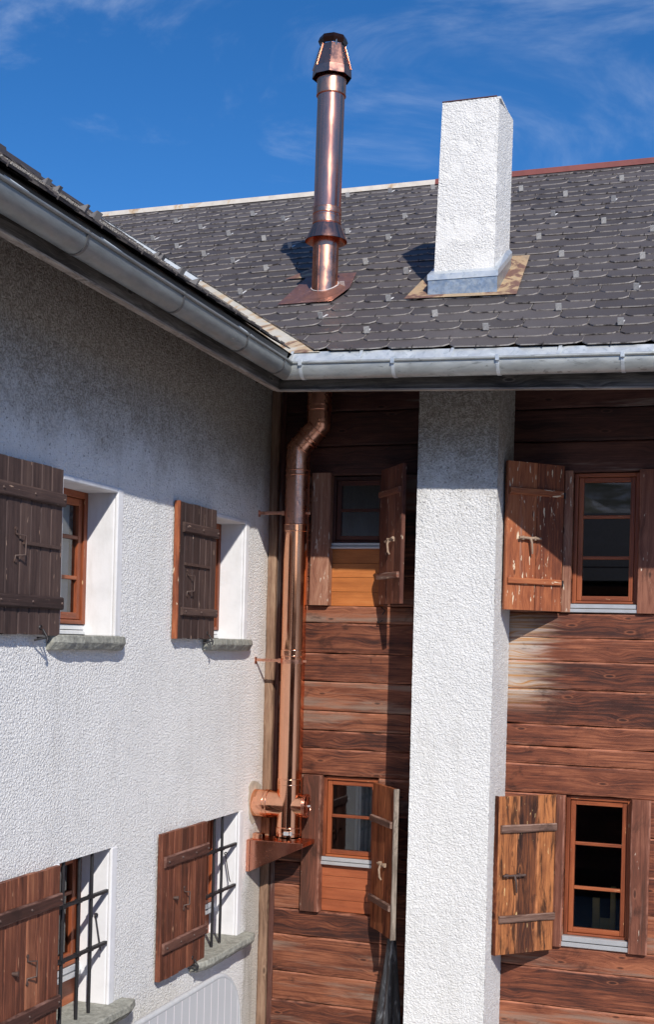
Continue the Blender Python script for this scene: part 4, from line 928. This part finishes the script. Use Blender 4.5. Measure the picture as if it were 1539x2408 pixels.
# octagonal cowl with ribs and crown
b=MB(); b.lathe([(0.165,4.665),(0.160,4.735),(0.160,4.735),(0.105,4.925)],8,UP,False,R(12)); b.lathe([(0.162,4.666),(0.156,4.735),(0.102,4.925)][::-1],8,UP,False,R(12)); cw=b.build('cowl',m_cop3,FL_,label='octagonal cowl at the top of the flue')
b=MB()
for i in range(8):
    a=2*math.pi*i/8+R(12)
    b.tube([tuple(UP@Vector((0.161*math.cos(a),0.161*math.sin(a),4.735))),tuple(UP@Vector((0.106*math.cos(a),0.106*math.sin(a),4.925)))],0.006,6)
b.build('cowl_ribs',m_cop,cw)
b=MB(); b.lathe([(0.108,4.932),(0.124,4.965),(0.124,4.965),(0.112,4.998),(0.112,4.998),(0.098,4.995),(0.104,4.965),(0.098,4.932)],8,UP,False,R(22)); b.build('cowl_crown',plain('dark_copper_rim',(0.05,0.022,0.018),0.35,0.9),cw)
b=MB()
for i in range(4):
    a=2*math.pi*i/4+R(35)
    b.tube([tuple(UP@Vector((0.085*math.cos(a),0.085*math.sin(a),4.78))),tuple(UP@Vector((0.100*math.cos(a),0.100*math.sin(a),4.97)))],0.010,8)
for i in range(5): b.tube([tuple(UP@Vector((-0.05+i*0.025,0.0,4.985))),tuple(UP@Vector((-0.05+i*0.025,0.0,5.012)))],0.003,5)
b.build('cowl_stays',m_cop,cw)
# copper roof flashing and sealant
b=MB(); pts=[(0.19,-0.43),(0.66,-0.43),(0.72,-0.15),(0.66,0.20),(0.22,0.22)]
on_roof(b,pts,0.040)
c0=Vector((0.503,-0.18)); n=40; base=[];topr=[]
for i in range(n):
    a=2*math.pi*i/n; rr=0.165; x,y=c0.x+rr*math.cos(a),c0.y+rr*math.sin(a)*1.15; base.append(tuple(Vector((x,y,rz(x,y)))+nB*0.041))
    rr=0.112; x,y=c0.x+rr*math.cos(a),c0.y+rr*math.sin(a); topr.append(tuple(Vector((x,y,rz(x,y)+0.075))))
b.add(base+topr,[(i,(i+1)%n,n+(i+1)%n,n+i) for i in range(n)],None,0,0,True); b.build('roof_flashing',m_copf,FL_,label='folded copper sheet where the flue passes the slates')
b=MB(); b.tube([tuple(Vector(p_)+Vector((0,0,0.004))) for p_ in topr]+[topr[0],topr[1]],0.006,6,None,False); b.build('sealant_ring',plain('pale_sealant',(0.60,0.55,0.54),0.6),FL_)
# uncovered batten corner beside the flue
b=MB(); on_roof(b,[(0.02,0.16),(0.30,0.16),(0.26,0.50)],0.041); b.build('rusty_patch',m_rust,roofB,label='small rusty triangular sheet left of the flue')

# ================================================================== small things
# striped panel leaning at the white wall
m_pan,t,p=mat('striped_panel'); v=attr(t,'gc'); sp=t.nodes.new('ShaderNodeSeparateXYZ'); t.links.new(v,sp.inputs[0])
fr=math_(t,'FRACT',math_(t,'DIVIDE',sp.outputs[0],0.118)); st=math_(t,'LESS_THAN',fr,0.07)
setc(t,p,mix(t,st,mix(t,noise(t,v,5,3,0.5),(0.50,0.505,0.515),(0.54,0.545,0.555)),(0.88,0.81,0.82))); p.inputs['Roughness'].default_value=0.7
out=[]; X0p,X1p,ztp,zbp=-3.6,-1.48,-2.375,-4.49; rr=0.42
out=[(X0p,zbp),(X1p,zbp)]+[(X1p-rr+rr*math.cos(R(a)),ztp-rr+rr*math.sin(R(a))) for a in range(0,91,9)]+[(X0p,ztp)]
PN=MB(); m=len(out); M2=T((0.45,0,0))
vs=[]; gc=[]
for d in (0.0,-0.035):
    for (y,z) in out:
        k=(ztp-z); vs.append((d-0.0*k,y,z)); gc.append((y-0.045*(z-ztp)*0,z,d))
n0=m
PN.add(vs,[tuple(range(m)),tuple(range(m,2*m))[::-1]]+[(i,m+i,m+(i+1)%m,(i+1)%m) for i in range(m)],gc,0,0,False,M2)
rim=MB(); rim.tube([(0.45-0.017,y,z) for (y,z) in out[1:]],0.021,10,None); 
pn=PN.build('panel',m_pan,None,bevel=0.01,seg=3); tag(pn,'pale grey rounded panel with thin white stripes leaning in front of the white wall','panel')
rim.build('rim',plain('grey_rim',(0.55,0.56,0.57),0.5),pn)
# dark plastic sheet hanging between shutter and shaft
mpl,t,p=mat('dark_plastic'); v=objc(t)
setc(t,p,mix(t,mrange(t,noise(t,mapv(t,v,(14,14,2.5)),1.0,5,0.7,1.0),0.52,0.68),(0.035,0.038,0.045),(0.26,0.28,0.31))); p.inputs['Roughness'].default_value=0.22; p.inputs['Specular IOR Level'].default_value=0.8
bump(t,p,noise(t,mapv(t,v,(30,30,5)),1.0,3,0.6,1.0),0.8,0.01)
b=MB(); rows=26; cols=20; vs=[]
for j in range(rows+1):
    s_=j/rows; z=-2.30-s_*2.1; wd=0.035+0.105*min(1,s_*2.2)+0.03*s_; cxp=1.215-0.03*s_
    for i in range(cols):
        a=2*math.pi*i/cols; fold=1+0.28*math.sin(a*4+s_*3)+0.12*math.sin(a*7+1+s_*5)
        vs.append((cxp+wd*fold*math.cos(a)*0.62,-0.13+wd*fold*math.sin(a)*0.7,z+0.02*math.sin(a*2)*(j==0)))
b.add(vs,[(j*cols+i,(j+1)*cols+i,(j+1)*cols+(i+1)%cols,j*cols+(i+1)%cols) for j in range(rows) for i in range(cols)]+[tuple(range(cols))],None,0,0,True)
pl=b.build('plastic_sheet',mpl,None); tag(pl,'bundled dark plastic sheet hanging by the log wall under the open lower middle shutter','plastic sheet')
